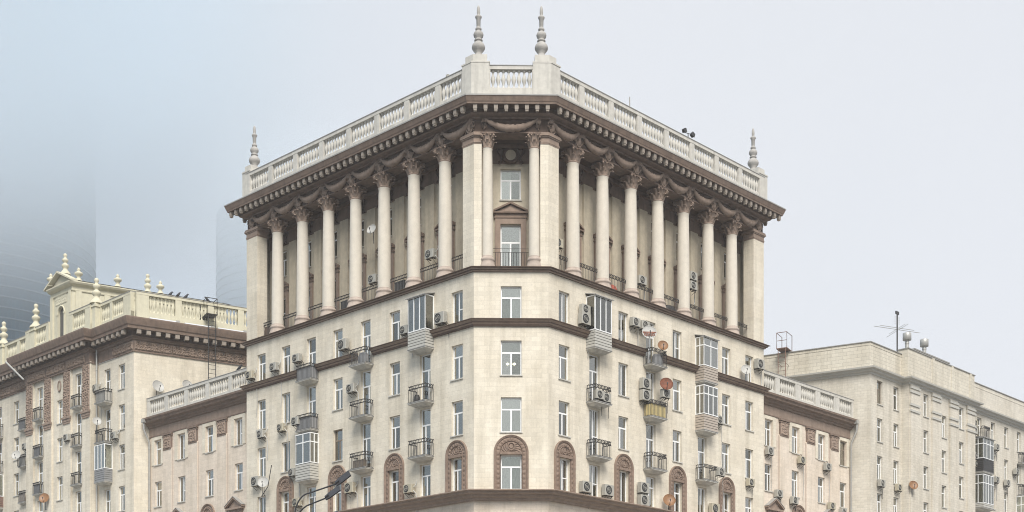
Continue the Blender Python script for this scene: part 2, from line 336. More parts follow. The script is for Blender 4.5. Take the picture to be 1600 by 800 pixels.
def pediment_mesh(w_, door_w, h_door, mat='brown3', top_h=.6):
    b = MB(mat, 'brown'); W2 = w_ / 2; d2 = door_w / 2; z = h_door
    for s in (-1, 1): b.box(min(s * d2, s * (W2 - .1)), max(s * d2, s * (W2 - .1)), -.07, .03, 0, z + .35)
    b.box(-d2, d2, -.07, .03, z, z + .35); b.box(-W2 + .03, W2 - .03, -.11, .03, z + .35, z + .42, 1); b.box(-W2 + .08, W2 - .08, -.08, .03, z + .42, z + .62)
    zb = z + .62; b.box(-W2, W2, -.22, .03, zb, zb + .09, 1)
    b.xprism([(-W2 + .1, zb + .09), (W2 - .1, zb + .09), (0, zb + top_h - .06)], -.08, .03)
    for s in (-1, 1):
        p = [(s * W2, zb + .09), (s * W2, zb + .19), (0, zb + top_h + .09), (0, zb + top_h - .03)]
        b.xprism(p if s < 0 else p[::-1], -.22, .03, 1)
    return b.mesh('door_surround')
def medallion_mesh():
    b = MB('brown2', 'loggia')
    N = 28
    for (r, rr_) in ((.45, .11), (.34, .03)):
        rows = [[((r + rr_ * cos(q)) * cos(a), -.04 - rr_ * sin(q), (r + rr_ * cos(q)) * sin(a)) for q in [2 * pi * k / 8 for k in range(8)]] for a in [2 * pi * k / N for k in range(N + 1)]]
        b.grid(rows, 0, True, True)
    b.face([(.33 * cos(2 * pi * k / N), -.06, .33 * sin(2 * pi * k / N)) for k in range(N)], 1)
    for s in (-1, 1):
        pts = []
        for k in range(22):
            t = k / 21; pts.append((s * (.66 + .12 * sin(t * 2 * pi)), -.04, .46 - .92 * t))
        for cz, sg in ((.44, 1), (-.44, -1)):
            for k in range(8): pass
        b.tube(pts, .05, 6)
        b.tube([(s * (.66 + .1 * cos(q)), -.04, .46 * 1 + .09 * sin(q)) for q in [pi * k / 5 for k in range(11)]], .03, 5)
        b.tube([(s * (.66 + .1 * cos(q)), -.04, -.46 + .09 * sin(q)) for q in [pi * k / 5 for k in range(11)]], .03, 5)
    return b.mesh('medallion')
def capital_mesh():
    b = MB('brown3', 'brown'); b.lathe([(0, .40), (.04, .43), (.08, .40), (.12, .37), (.5, .37), (.75, .47), (.8, .5)], 20)
    for row, (z0, h, r0, n, ph) in enumerate(((.1, .34, .38, 8, 0), (.32, .4, .385, 8, pi / 8))):
        for k in range(n):
            a = 2 * pi * k / n + ph; rows = []
            for t, o_, wd in ((0, .02, .12), (.35, .07, .135), (.7, .10, .12), (.9, .20, .10), (1.0, .29, .07), (.86, .33, .03)):
                r = r0 + o_ + .02; rows.append([((r - .09 * abs(j)) * cos(a) - j * wd * sin(a), (r - .09 * abs(j)) * sin(a) + j * wd * cos(a), z0 + h * t) for j in (-1, -.5, 0, .5, 1)])
            b.grid(rows, 0, True)
    for k in range(4):
        a = pi / 4 + k * pi / 2
        pts = [((.36 + .30 * t) * cos(a), (.36 + .30 * t) * sin(a), .48 + .27 * t ** .6) for t in (0, .3, .6, .85, 1)]
        pts += [((.62 + .075 * sin(q)) * cos(a), (.62 + .075 * sin(q)) * sin(a), .68 + .075 * cos(q)) for q in (.5, 1.4, 2.4, 3.4, 4.4)]
        b.tube(pts, .065, 6)
        c2 = k * pi / 2; b.lathe([(-.07, .02), (-.03, .08), (.03, .08), (.07, .02)], 8, .5 * cos(c2), .5 * sin(c2), .8, 1)
    ab = []
    for k in range(4):
        a0 = pi / 4 + k * pi / 2; p0 = (.68 * cos(a0 - .06), .68 * sin(a0 - .06)); p1 = (.68 * cos(a0 + .06), .68 * sin(a0 + .06)); m_ = (.46 * cos(a0 + pi / 4), .46 * sin(a0 + pi / 4)); ab += [p0, p1, m_]
    b.prism(ab, .79, .9, 1); return b.mesh('capital')
def swag_mesh(span):
    b = MB('brown3', 'brown'); n = 26; pts = []; rr_ = []; rnd = random.Random(3)
    for k in range(n + 1):
        t = k / n; x = span * (t - .5); pts.append((x, -.11, .62 - .46 * (1 - (2 * t - 1) ** 2) + .12 * abs(2 * t - 1) ** 3)); rr_.append((.05 + .17 * sin(pi * t) ** .8) * (1 + .16 * sin(k * 2.4) + .1 * rnd.random()))
    b.tube(pts, .1, 8, 0, rr_)
    for s in (-1, 1):
        for dx, L_ in ((-.09, .5), (0, .62), (.09, .52)):
            x = s * span / 2 + dx; b.tube([(x, -.07, .74), (x + s * .02, -.13, .55), (x - s * .01, -.11, .3), (x + s * .02, -.06, .72 - L_)], .05, 6, 0, [.04, .08, .07, .03])
    for k in range(9):
        t = (k + .5) / 9; x = span * (t - .5) * .8; b.lathe([(-.04, .01), (0, .05), (.04, .01)], 6, x, -.17, .60 - .46 * (1 - (2 * t - 1) ** 2) * .96, 1)
    return b.mesh('swag')
def cartouche_mesh():
    b = MB('brown3'); N = 20
    rows = [[(r * .20 * cos(2 * pi * k / N), -.15 * (1 - r ** 2) ** .5 - .02, r * .3 * sin(2 * pi * k / N)) for k in range(N)] for r in (1.0, .95, .8, .55, .25, .05)]
    b.grid(rows, 0, True, True)
    b.tube([(.25 * cos(2 * pi * k / N), -.05, .36 * sin(2 * pi * k / N)) for k in range(N + 1)], .045, 6); 
    for s in (-1, 1): b.tube([(s * .22, -.05, .3), (s * .4, -.08, .2), (s * .42, -.06, 0), (s * .3, -.06, -.1), (s * .36, -.06, -.35)], .05, 6)
    return b.mesh('cartouche')
def railing_mesh(w_, h, sides=0.0, iron='iron', pitch=.14, curl=True, rail=True):
    """bars with a row of S-shaped curls along the top; sides = depth of the returns"""
    b = MB(iron); segs = [((0, 0), (w_, 0))]
    if sides: segs = [((0, sides), (0, 0)), ((0, 0), (w_, 0)), ((w_, 0), (w_, sides))]
    for (a, c) in segs:
        d = math.dist(a, c); ux, uy = (c[0] - a[0]) / d, (c[1] - a[1]) / d; n = max(2, round(d / pitch)); P = lambda t, z: (a[0] + ux * t, a[1] + uy * t, z)
        b.tube([P(0, .03), P(d, .03)], .014, 4); b.tube([P(0, h - .22), P(d, h - .22)], .012, 4); b.tube([P(0, h), P(d, h)], .012, 4)
        for k in range(n + 1):
            t = d * k / n; b.tube([P(t, .03), P(t, h - .22)], .014 if k % n else .02, 4)
            if curl and k < n:
                e = d / n; b.tube([P(t - e * .1, h - .21), P(t + e * .75, h - .16), P(t + e * .35, h - .05), P(t + e * 1.2, h + .02)], .03, 4)
    return b.mesh('railing')
def slab_mesh(w_, d, mat='slab'):
    b = MB(mat, 'roof'); b.box(0, w_, -d, 0.02, -.10, 0); b.box(-.03, w_ + .03, -d - .03, .02, -.03, .012, 1)
    t = .16; t = .26; rows = [[(.05, .0, -.1), (.05, -d + .05, -.1), (w_ - .05, -d + .05, -.1), (w_ - .05, 0, -.1)], [(t, 0, -.24), (t, -d + t + .06, -.24), (w_ - t, -d + t + .06, -.24), (w_ - t, 0, -.24)]]
    b.grid(rows, 0, False); b.face(rows[1][::-1]); return b.mesh('balcony')
BW, BD = 1.6, .72
def open_balcony(W, xc, z, parent, w_=BW, d=BD, h=1.0, iron='iron', back=None, label=None):
    o = put('balcony', cached(('slab', w_, d), lambda: slab_mesh(w_, d)), W.mat(xc - w_ / 2, 0, z), parent)
    put('railing', cached(('rail', w_, d, h, iron), lambda: railing_mesh(w_ - .08, h, d - .06, iron)), W.mat(xc - w_ / 2 + .04, d - .04, z + .015), o)
    if back:
        def mk():
            b = MB(back); n = 12; ww = w_ - .16
            for k in range(n): b.box(ww * k / n + .006, ww * (k + 1) / n - .006, .0, .03, .0, h - .2 + .02 * (k % 2))
            b.box(-.02, 0, 0, d - .15, 0, h - .22); b.box(ww, ww + .02, 0, d - .15, 0, h - .22); return b.mesh('balcony_panel')
        put('balcony_panel', cached(('bp', back, w_), mk), W.mat(xc - w_ / 2 + .08, d - .09, z + .02), o)
    if label: o['label'] = label
    return o
def glazed_balcony(W, xc, z, parent, glass_top, sill_h=1.0, w_=BW, d=BD, siding='panel', n=4, roof=True, label=None, transom=False, belt=True):
    o = put('glazed_balcony', cached(('slab', w_, d), lambda: slab_mesh(w_, d)), W.mat(xc - w_ / 2, 0, z), parent)
    def mk():
        b = MB(siding, 'room')
        k = 0; zz = .02
        while zz < sill_h - .02:
            e = min(sill_h, zz + .17); q = .0 if k % 2 else .0
            b.box(0.0, w_, -d, -d + .04, zz, e - .035); b.box(.0, .04, -d + .04, -.005, zz, e - .035); b.box(w_ - .04, w_, -d + .04, -.005, zz, e - .035); zz = e; k += 1
        b.box(.01, w_ - .01, -d + .025, -d + .035, .02, sill_h - .02, 1); b.box(.025, .035, -d + .035, -.004, .02, sill_h - .02, 1); b.box(w_ - .035, w_ - .025, -d + .035, -.004, .02, sill_h - .02, 1)  # dark sheet puts the shade of the slat gaps into the colour
        return b.mesh('balcony_siding')
    put('balcony_siding', cached(('sid', siding, w_, d, sill_h), mk), W.mat(xc - w_ / 2, 0, z), o)
    h = glass_top - (z + sill_h)
    def mf():
        b = MB('white'); p = .06; 
        def span(P, L_, nn):
            for k in range(nn + 1):
                t = (L_ - p) * k / nn; P(t, t + p, .0, h)
            P(0, L_, 0, .06, .004); P(0, L_, h - .06, h, .004)
            if transom: P(0, L_, h * .68, h * .68 + .07, .004)
        span(lambda a, c, z0, z1, e=0: b.box(a, c, -d - e, -d + p + e, z0, z1), w_, n)
        for xx in (0, w_ - p): span(lambda a, c, z0, z1, e=0: b.box(xx - e, xx + p + e, -d + a, -d + c, z0, z1), d, 1 if not transom else 2)
        return b.mesh('glazing_frame')
    put('glazing_frame', cached(('gf', w_, d, round(h, 2), n, transom), mf), W.mat(xc - w_ / 2, 0, z + sill_h), o)
    def mg():
        b = MB('glass'); b.box(.05, w_ - .05, -d + .025, -d + .035, .03, h - .03); b.box(.025, .035, -d + .05, -.01, .03, h - .03); b.box(w_ - .035, w_ - .025, -d + .05, -.01, .03, h - .03); return b.mesh('glazing')
    put('glazing', cached(('gg', w_, d, round(h, 2)), mg), W.mat(xc - w_ / 2, 0, z + sill_h), o)
    def mc():
        b = MB('curt'); N = 30; b.grid([[(.12 + (w_ - .24) * k / N * .8, -d + .16 + .02 * sin(k * 2.1), zz) for k in range(N + 1)] for zz in (0, h - .1)]); return b.mesh('curtain')
    put('curtain', cached(('gc', w_, d, round(h, 2)), mc), W.mat(xc - w_ / 2, 0, z + sill_h), o)
    if roof:
        def mr():
            b = MB('roof'); b.face([(-.1, -d - .12, 0), (w_ + .1, -d - .12, 0), (w_ + .1, .01, .22), (-.1, .01, .22)]); b.face([(-.1, -d - .12, -.05), (-.1, .01, .17), (w_ + .1, .01, .17), (w_ + .1, -d - .12, -.05)])
            b.box(-.1, w_ + .1, -d - .12, -d - .08, -.05, 0); b.face([(w_ + .1, -d - .12, -.05), (w_ + .1, .01, .17), (w_ + .1, .01, .22), (w_ + .1, -d - .12, 0)]); b.face([(-.1, .01, .17), (-.1, -d - .12, -.05), (-.1, -d - .12, 0), (-.1, .01, .22)]); return b.mesh('balcony_roof')
        put('balcony_roof', cached(('br', w_, d), mr), W.mat(xc - w_ / 2, 0, glass_top), o)
    if label: o['label'] = label
    return o
def capped_wall_band(W, x0, x1, z, parent, prof, mats=('brown',), name='band'):
    return put(name, sweep([W.pt(x0), W.pt(x1)], [(o, z + q) for o, q in prof], mats), None, parent)

# ------------------------------------------------------------------ ground
A = 46.1
TLW = Wall((-2.264, 80.0), A - 90); CHW = Wall((-2.264, 80.0), 1.08); TRW = Wall((2.164, 80.083), A)
CHL = 4.43; TLE, TRE = 23.15, 22.95
g = MB('ground'); g.face([(-3000, -400, 0), (3000, -400, 0), (3000, 4000, 0), (-3000, 4000, 0)])
put('ground', g.mesh('ground'))['kind'] = 'structure'
g = MB('pave')
g.prism([(-60, 66), (0, 62), (60, 66), (60, 120), (50, 128), (2, 79.5), (-2, 79.5), (-50, 128), (-60, 120)][::1], .004, .13)
put('pavement', g.mesh('pavement'))['kind'] = 'structure'

# ------------------------------------------------------------------ corner tower
T = thing('corner_tower_building', 'tall cream corner tower with a deep colonnade, swag frieze and balustrade under four spires', 'building', Matrix.Translation((0, 80, 0)))
SLL = [1.45 + 2.845 * k for k in range(8)]; SRR = [1.42 + 2.815 * k for k in range(8)]
ZB1, ZB2, ZB3 = 28.67, 25.58, 15.37
ROWS = {'A': (25.66, 27.59), 'B': (22.3, 24.36), 'C': (18.92, 20.98), 'D': (15.5, 17.55)}
FLOOR = {'A': 24.65, 'B': 21.3, 'C': 17.95, 'D': 15.4}
def side_ops(S_, sg):
    ops = []
    for k, s in enumerate(S_):
        for r, (za, zb) in ROWS.items():
            if k in (1, 3, 5): za = FLOOR[r] + .12
            w_ = .98; ops.append((sg * s - w_ / 2, sg * s + w_ / 2, za, zb, k, r))
    return ops
opsL, opsR = side_ops(SLL, -1), side_ops(SRR, 1)
opsC = [(CHL / 2 - .62, CHL / 2 + .62, za, zb, 0, r) for r, (za, zb) in ROWS.items()]
for W, x0, x1, ops in ((TLW, -TLE, 0, opsL), (CHW, 0, CHL, opsC), (TRW, 0, TRE, opsR)):
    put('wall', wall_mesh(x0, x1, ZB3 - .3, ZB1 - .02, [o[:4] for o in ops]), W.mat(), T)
    put('lower_wall', wall_mesh(x0, x1, 0, ZB3 - .3, [], 'pink'), W.mat(), T)
INWL = Wall(TLW.pt(-TLE), A - 90 - 90); INWR = Wall(TRW.pt(TRE), A + 90)      # side walls of the tower
put('side_wall', wall_mesh(-16, 0, 0, ZB1, [], 'cream'), INWL.mat(), T); put('side_wall', wall_mesh(0, 16, 0, ZB1, [], 'cream'), INWR.mat(), T)
put('side_wall', wall_mesh(-16, -1.3, ZB1, 36.7, [], 'side'), INWL.mat(), T); put('side_wall', wall_mesh(1.3, 16, ZB1, 36.7, [], 'side'), INWR.mat(), T)
BKL, BKR = INWL.pt(-16), INWR.pt(16)
bk = MB('side'); bk.face([(*BKR, 0), (*BKL, 0), (*BKL, 38), (*BKR, 38)]); put('rear_wall', bk.mesh('rear_wall'), None, T)
foot = [BKL, TLW.pt(-TLE), TLW.pt(0), TRW.pt(0), TRW.pt(TRE), BKR]
KT = {0: 'T', 1: 'Tl', 2: 'T', 3: 'Tr', 4: 'T', 5: 'T', 6: 'P', 7: 'T'}
for side, (W, ops) in enumerate(((TLW, opsL), (CHW, opsC), (TRW, opsR))):
    for (xa, xb, za, zb, k, r) in ops:
        kind = 'T' if side == 1 else random.choice(['T', 'Tl', 'Tl', 'Tr', 'T', 'P', 'T', 'II'])
        if side == 0 and k == 4 and r == 'C': kind = 'W'
        cu = None
        if side == 1: cu = {'A': 0, 'B': 3, 'C': 0, 'D': 0}[r]
        window_at(W, (xa + xb) / 2, xb - xa, za, zb - za, T, kind, sill=not (r == 'A' or (k in (1, 3, 5) and side != 1)), curtain=cu)
# string courses
P1 = [(0, -.24), (.10, -.24), (.12, -.17), (.22, -.13), (.24, -.06), (.35, -.03), (.35, .0), (-.2, .06)]
P2 = [(0, -.39), (.10, -.39), (.13, -.29), (.20, -.22), (.22, -.16), (.34, -.06), (.39, -.04), (.39, 0), (-.1, .06)]
P3 = [(0, -.56), (.22, -.56), (.24, -.44), (.42, -.36), (.46, -.24), (.74, -.2), (.76, -.1), (.94, -.06), (.94, 0), (-.1, .14)]
def pts(W, *xs): return [W.pt(x) for x in xs]
full = [INWL.pt(-6), TLW.pt(-TLE), TLW.pt(0), TRW.pt(0), TRW.pt(TRE), INWR.pt(6)]
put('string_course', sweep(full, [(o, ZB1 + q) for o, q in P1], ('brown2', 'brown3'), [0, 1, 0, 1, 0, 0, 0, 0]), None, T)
put('string_course', sweep([INWL.pt(-6), TLW.pt(-TLE), TLW.pt(0), TRW.pt(0), TRW.pt(TRE), INWR.pt(6)], [(o, ZB3 + q) for o, q in P3], ('brown3',)), None, T)
h_ = BW / 2 - .02
p2 = [(o, ZB2 + q) for o, q in P2]
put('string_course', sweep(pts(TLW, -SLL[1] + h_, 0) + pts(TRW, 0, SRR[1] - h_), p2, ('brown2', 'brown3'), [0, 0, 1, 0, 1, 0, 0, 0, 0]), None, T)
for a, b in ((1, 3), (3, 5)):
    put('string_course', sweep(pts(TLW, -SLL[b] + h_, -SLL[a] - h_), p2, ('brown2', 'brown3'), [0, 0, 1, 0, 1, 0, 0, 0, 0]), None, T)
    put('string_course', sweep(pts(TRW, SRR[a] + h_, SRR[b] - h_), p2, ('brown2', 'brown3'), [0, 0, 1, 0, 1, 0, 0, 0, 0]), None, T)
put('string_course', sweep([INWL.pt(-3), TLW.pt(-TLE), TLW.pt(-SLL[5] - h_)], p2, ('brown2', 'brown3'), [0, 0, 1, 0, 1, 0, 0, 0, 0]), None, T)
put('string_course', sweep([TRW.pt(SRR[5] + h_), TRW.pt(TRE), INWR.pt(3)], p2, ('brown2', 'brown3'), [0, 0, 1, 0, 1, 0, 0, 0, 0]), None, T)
# arched surrounds in the lowest row
am = arch_mesh(.98, 2.05, .92); amc = arch_mesh(1.24, 2.05, 1.04)
for k in (0, 2, 4, 6):
    put('arch_surround', am, TLW.mat(-SLL[k], .004, 15.5), T); put('arch_surround', am, TRW.mat(SRR[k], .004, 15.5), T)
put('arch_surround', amc, CHW.mat(CHL / 2, .004, 15.5), T)
# loggia: floor, recessed back wall, ceiling
ZC = 35.8; ZF0, ZF1 = 36.7, 37.6
def poly_at(depth, W0=None):   # inner outline at the given depth behind the facade
    def off(path, k): return [path[i] for i in range(len(path))]
    d = depth; t = math.tan(radians(22.46))
    return TLW.pt(-TLE, -d), TLW.pt(-d * t * -1 * -1 * 1 if False else -(-d * t) * 0 - 0, -d)
t225 = math.tan(radians(23.6 / 1)); tl = math.tan(radians((1.08 - (A - 90)) / 2)); tr = math.tan(radians((A - 1.08) / 2))
DB = 1.8
cap = MB('base', 'brown2', 'roof'); cap.face([(*p, ZB1 + .035) for p in foot], 0); cap.face([(*p, ZF0 + .01) for p in foot[::-1]], 1)
put('loggia_floor', cap.mesh('loggia_floor'), None, T)
xLi, xRi = -DB * tl * -1, -DB * tr * -1        # plan shift of the inner corners
# back walls (local x of each facade frame, moved inward by DB)
bl = [(-s - .5, -s + .5, a, b) for s in SLL for (a, b) in ((28.8, 31.93), (33.42, 35.28))]
brr = [(s - .5, s + .5, a, b) for s in SRR for (a, b) in ((28.8, 31.93), (33.42, 35.28))]
bc = [(CHL / 2 - .62, CHL / 2 + .62, a, b) for (a, b) in ((28.8, 31.93), (33.42, 35.28))]
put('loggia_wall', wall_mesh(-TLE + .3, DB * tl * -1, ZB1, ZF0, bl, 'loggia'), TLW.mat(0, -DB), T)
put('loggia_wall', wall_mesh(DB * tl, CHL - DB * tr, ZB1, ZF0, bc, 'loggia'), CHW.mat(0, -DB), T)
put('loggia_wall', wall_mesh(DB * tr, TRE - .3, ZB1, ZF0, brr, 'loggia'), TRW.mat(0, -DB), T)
for W, xx, cl in ((TLW, [(-s) for s in SLL], 0), (CHW, [CHL / 2], 1), (TRW, SRR, 0)):
    ww = 1.24 if cl else 1.0
    pm = cached(('ped', ww), lambda: pediment_mesh(ww + (.86 if cl else .7), ww, 3.13)); mm = cached('med', medallion_mesh)
    for i, x in enumerate(xx):
        window_at(W, x, ww, 28.8, 3.13, T, 'T' if cl else random.choice(['T', 'Tl', 'P']), out_=-DB, sill=False)
        window_at(W, x, ww, 33.42, 1.86, T, 'T', out_=-DB)
        put('door_surround', pm, W.mat(x, -DB + .03, 28.8), T); put('medallion', mm, W.mat(x, -DB + .12, 36.08), T)
def bar(name, W, x0, x1, o0, o1, z0, z1, mat, parent=T):
    b = MB(mat); b.box(x0, x1, -o1, -o0, z0, z1); return put(name, b.mesh(name), W.mat(), parent)
for W, x0, x1 in ((TLW, -TLE + .3, -DB * tl), (CHW, DB * tl, CHL - DB * tr), (TRW, DB * tr, TRE - .3)):
    bar('wall_frieze', W, x0, x1, -DB, -DB + .05, 35.6, ZF0, 'brown'); bar('wall_moulding', W, x0, x1, -DB, -DB + .3, 36.45, ZF0 - .01, 'brown')
CXL = [-(2.87 + 2.845 * k) for k in range(7)]; CXR = [2.74 + 2.815 * k for k in range(7)]
for W, xs in ((TLW, CXL), (TRW, CXR)):
    for x in xs: bar('wall_pilaster', W, x - .42, x + .42, -DB, -DB + .16, ZB1, 35.62, 'loggia')
# columns
colp = [(0, .425), (.3, .425), (2.2, .42), (4.4, .40), (6.0, .375), (6.35, .365), (6.4, .39), (6.43, .39)]
basep = [(0, .60), (.1, .60), (.16, .57), (.30, .53), (.40, .52), (.42, .545), (.5, .56), (.56, .52), (.6, .47), (.65, .45), (.7, .44)]
cm = lathe_mesh('column', colp, 'col', 28); bm_ = lathe_mesh('column_base', basep, 'base', 28); cpm = capital_mesh()
def column(W, x, o_, k=1.0):
    sc = Matrix.Diagonal((k, k, 1, 1)); m0 = W.mat(x, o_, 29.37)
    me = cm if k == 1 else cached(('col', k), lambda: (lambda b: (b.lathe([(z, r * k) for z, r in colp], 24), b.mesh('column'))[1])(MB('col')))
    o = put('column', me, m0, T)
    for nm, m2, z, kk in (('column_base', bm_, ZB1 + .03 - 29.37, k), ('capital', cpm, ZC - 29.37, k)):
        q = bpy.data.objects.new(nm, m2); COL.objects.link(q); q.parent = o; q.matrix_basis = Matrix.Translation((0, 0, z)) @ Matrix.Diagonal((kk, kk, 1, 1)); WMX[q.name] = m0
for x in CXL: column(TLW, x, -.36)
for x in CXR: column(TRW, x, -.48)
column(CHW, .80, -.22, .80); column(CHW, CHL - .83, -.22, .80)
# corner piers and end piers
def w2(W, x, o_): return W.pt(x, o_)
pierL = [TLW.pt(-.95), TLW.pt(0), CHW.pt(.46), CHW.pt(.46, -.85), TLW.pt(-.95, -.85)]
pierR = [CHW.pt(CHL - .48), TRW.pt(0), TRW.pt(.92), TRW.pt(.92, -.85), CHW.pt(CHL - .48, -.85)]
endL = [TLW.pt(-TLE), TLW.pt(-TLE + 1.28), TLW.pt(-TLE + 1.28, -.86), TLW.pt(-TLE, -.86)]
endR = [TRW.pt(TRE - 1.28), TRW.pt(TRE), TRW.pt(TRE, -.86), TRW.pt(TRE - 1.28, -.86)]
for poly in (pierL, pierR, endL, endR):
    b = MB('cream'); b.prism(poly, ZB1 + .03, 36.05); o = put('pier', b.mesh('pier'), None, T)
    b = MB('brown3'); c = Vector((sum(p[0] for p in poly) / len(poly), sum(p[1] for p in poly) / len(poly)))
    gr = lambda k: [tuple(c + (Vector(p) - c) * (1 + k / max(.3, (Vector(p) - c).length))) for p in poly]
    b.prism(gr(.03), 36.05, 36.12); b.prism(gr(.06), 36.12, 36.2); b.prism(gr(.02), 36.2, 36.45); b.prism(gr(.10), 36.45, 36.52); b.prism(gr(.18), 36.52, 36.62); b.prism(gr(.14), 36.62, ZF0 + .02)
    put('pier_cap', b.mesh('pier_cap'), None, o)
# entablature
ENT = [(-.92, ZF0), (.0, ZF0), (.0, ZF0 + .06), (-.05, ZF0 + .1), (-.05, 37.5), (.06, 37.52), (.08, 37.62), (.34, 37.66), (.40, 37.74), (.42, 37.995), (.98, 38.0), (1.0, 38.1), (1.03, 38.14), (1.07, 38.26), (1.12, 38.40), (1.15, 38.42), (1.15, 38.5), (-.2, 38.62)]
emi = [1, 1, 1, 2, 1, 1, 1, 1, 2, 2, 1, 1, 1, 1, 1, 3, 3]
entp = [INWL.pt(-15), TLW.pt(-TLE), TLW.pt(0), TRW.pt(0), TRW.pt(TRE), INWR.pt(15)]
put('entablature', sweep(entp, ENT, ('brown3', 'brown', 'brown2', 'roof'), emi + [3]), None, T)
rf = MB('roof'); rf.face([(*p, 38.55) for p in foot]); put('roof', rf.mesh('roof'), None, T)
mo = MB('modi', 'brown2'); mo.box(-.115, .115, -.92, -.70, 37.72, 37.995); mo.box(-.09, .09, -.90, -.72, 37.62, 37.72); mom = mo.mesh('modillion')
for W, x0, x1 in ((TLW, -TLE - .7, -.1), (CHW, .08, CHL - .08), (TRW, .1, TRE + .7), (INWL, -8, -.4), (INWR, .4, 8)):
    n = round((x1 - x0) / .61)
    for k in range(n + 1): put('modillion', mom, W.mat(x0 + (x1 - x0) * k / n), T)
for W, xs in ((TLW, CXL), (TRW, CXR)):
    for x in xs: put('cartouche', cached('cart', cartouche_mesh), W.mat(x, -.03, 37.08), T)
for W, x in ((TLW, -.35), (TRW, .35), (TLW, -TLE + .6), (TRW, TRE - .6)): put('cartouche', cached('cart', cartouche_mesh), W.mat(x, -.03, 37.12), T)
sw = swag_mesh(2.45); 
for W, xs in ((TLW, [-s for s in SLL]), (TRW, SRR), (CHW, [CHL / 2])):
    for i, x in enumerate(xs):
        if W is not CHW and i == 7: x += (.25 if W is TLW else -.25)
        put('swag', sw if W is not CHW else cached('swc', lambda: swag_mesh(3.2)), W.mat(x, -.03, 36.78), T)
# loggia railings
for W, xs in ((TLW, [-s for s in SLL]), (TRW, SRR)):
    rm = cached(('lr', 1), lambda: railing_mesh(2.2, 1.25, pitch=.15))
    for x in xs: put('loggia_railing', rm, W.mat(x - 1.1, -.55, ZB1 + .05), T)
put('loggia_railing', railing_mesh(2.2, 1.2, pitch=.16, curl=False), CHW.mat(CHL / 2 - 1.1, -.3, ZB1 + .05), T)
# roof balustrade, pedestals, spires
def panels(xs, hw): return [(a + hw, b - hw) for a, b in zip(xs[:-1], xs[1:])]
xl = sorted(CXL + [-TLE + .1, -.55]); xr = sorted(CXR + [TRE - .1, .55])
BZ = 38.5
balustrade(TLW, panels(xl, .23), BZ, .78, 40.36, T, xa=-TLE + .3, xb=-.3, out_=.1)
balustrade(CHW, [(.98, CHL - .98)], BZ, .78, 40.36, T, xa=.3, xb=CHL - .3, out_=.1)
balustrade(TRW, panels(xr, .23), BZ, .78, 40.36, T, xa=.3, xb=TRE - .3, out_=.1)
balustrade(INWL, [(-13 + 2.6 * k, -13 + 2.6 * k + 2.1) for k in range(5)], BZ, .78, 40.36, T, xa=-15, xb=-.3, out_=.1)
balustrade(INWR, [(.8 + 2.6 * k, .8 + 2.6 * k + 2.1) for k in range(5)], BZ, .78, 40.36, T, xa=.3, xb=15, out_=.1)
spm = lathe_mesh('spire', SPIRE, 'spire', 20)
def corner_ped(poly, c, th):
    b = MB('bal', 'roof'); b.prism(poly, BZ, 40.78); o = put('pedestal', b.mesh('pedestal'), None, T); cc = Vector(c)
    q = MB('bal'); n = [tuple(cc + (Vector(p) - cc) * .80) for p in poly]; q.prism([tuple(cc + (Vector(p) - cc) * 1.05) for p in poly], 40.7, 40.79); q.prism(n, 40.79, 41.22); put('pedestal_cap', q.mesh('pedestal_cap'), None, o)
    put('spire', spm, Matrix.Translation((*c, 41.2)), o)
pl = [TLW.pt(-.62, .38), CHW.pt(-.155, .38), CHW.pt(.92, .38), CHW.pt(.92, -.3), CHW.pt(.2, -.55), TLW.pt(-.62, -.3)]
pr = [CHW.pt(CHL - .92, .38), CHW.pt(CHL + .155, .38), TRW.pt(.62, .38), TRW.pt(.62, -.3), CHW.pt(CHL - .2, -.55), CHW.pt(CHL - .92, -.3)]
corner_ped(pl, CHW.pt(.27, .05), 0); corner_ped(pr, CHW.pt(CHL - .42, .05), 0)
el = [TLW.pt(-TLE - .1, .3), TLW.pt(-TLE + .8, .3), TLW.pt(-TLE + .8, -1.1), TLW.pt(-TLE - .1, -1.1)]
er = [TRW.pt(TRE - .95, .3), TRW.pt(TRE + .02, .3), TRW.pt(TRE + .02, -1.1), TRW.pt(TRE - .95, -1.1)]
corner_ped(el, TLW.pt(-TLE + .35, -.42), 0); corner_ped(er, TRW.pt(TRE - .6, -.5), 0)
# tower balconies
glazed_balcony(TLW, -SLL[1], 24.6, T, 27.75, 1.02, n=3, label='glazed balcony with tall lights and pale siding')
open_balcony(TLW, -SLL[3], FLOOR['A'], T); open_balcony(TLW, -SLL[5], FLOOR['A'], T, back='grey')
for k in (1, 3): open_balcony(TLW, -SLL[k], FLOOR['B'], T)
open_balcony(TLW, -SLL[5], FLOOR['B'], T, back='grey')
for k in (1, 3): open_balcony(TLW, -SLL[k], FLOOR['C'], T)
glazed_balcony(TLW, -SLL[5], FLOOR['C'], T, 21.02, 1.05, siding='panel', n=2, roof=False, transom=True, label='glazed balcony with a transom and ribbed siding')
glazed_balcony(TRW, SRR[1], 24.6, T, 27.75, 1.02, n=3, label='glazed balcony with tall lights and pale siding')
open_balcony(TRW, SRR[3], FLOOR['A'], T)
glazed_balcony(TRW, SRR[5], 24.6, T, 27.55, 1.0, siding='beige', n=2, transom=True, label='glazed balcony with a beige boxed front')
open_balcony(TRW, SRR[1], FLOOR['B'], T); open_balcony(TRW, SRR[3], FLOOR['B'], T, back='ypan', label='balcony with a yellow corrugated front')
glazed_balcony(TRW, SRR[5], FLOOR['B'], T, 24.3, 1.05, siding='beige', n=3, roof=False, transom=True, label='glazed balcony with a pale blank front')
for k in (1, 3, 5): open_balcony(TRW, SRR[k], FLOOR['C'], T)

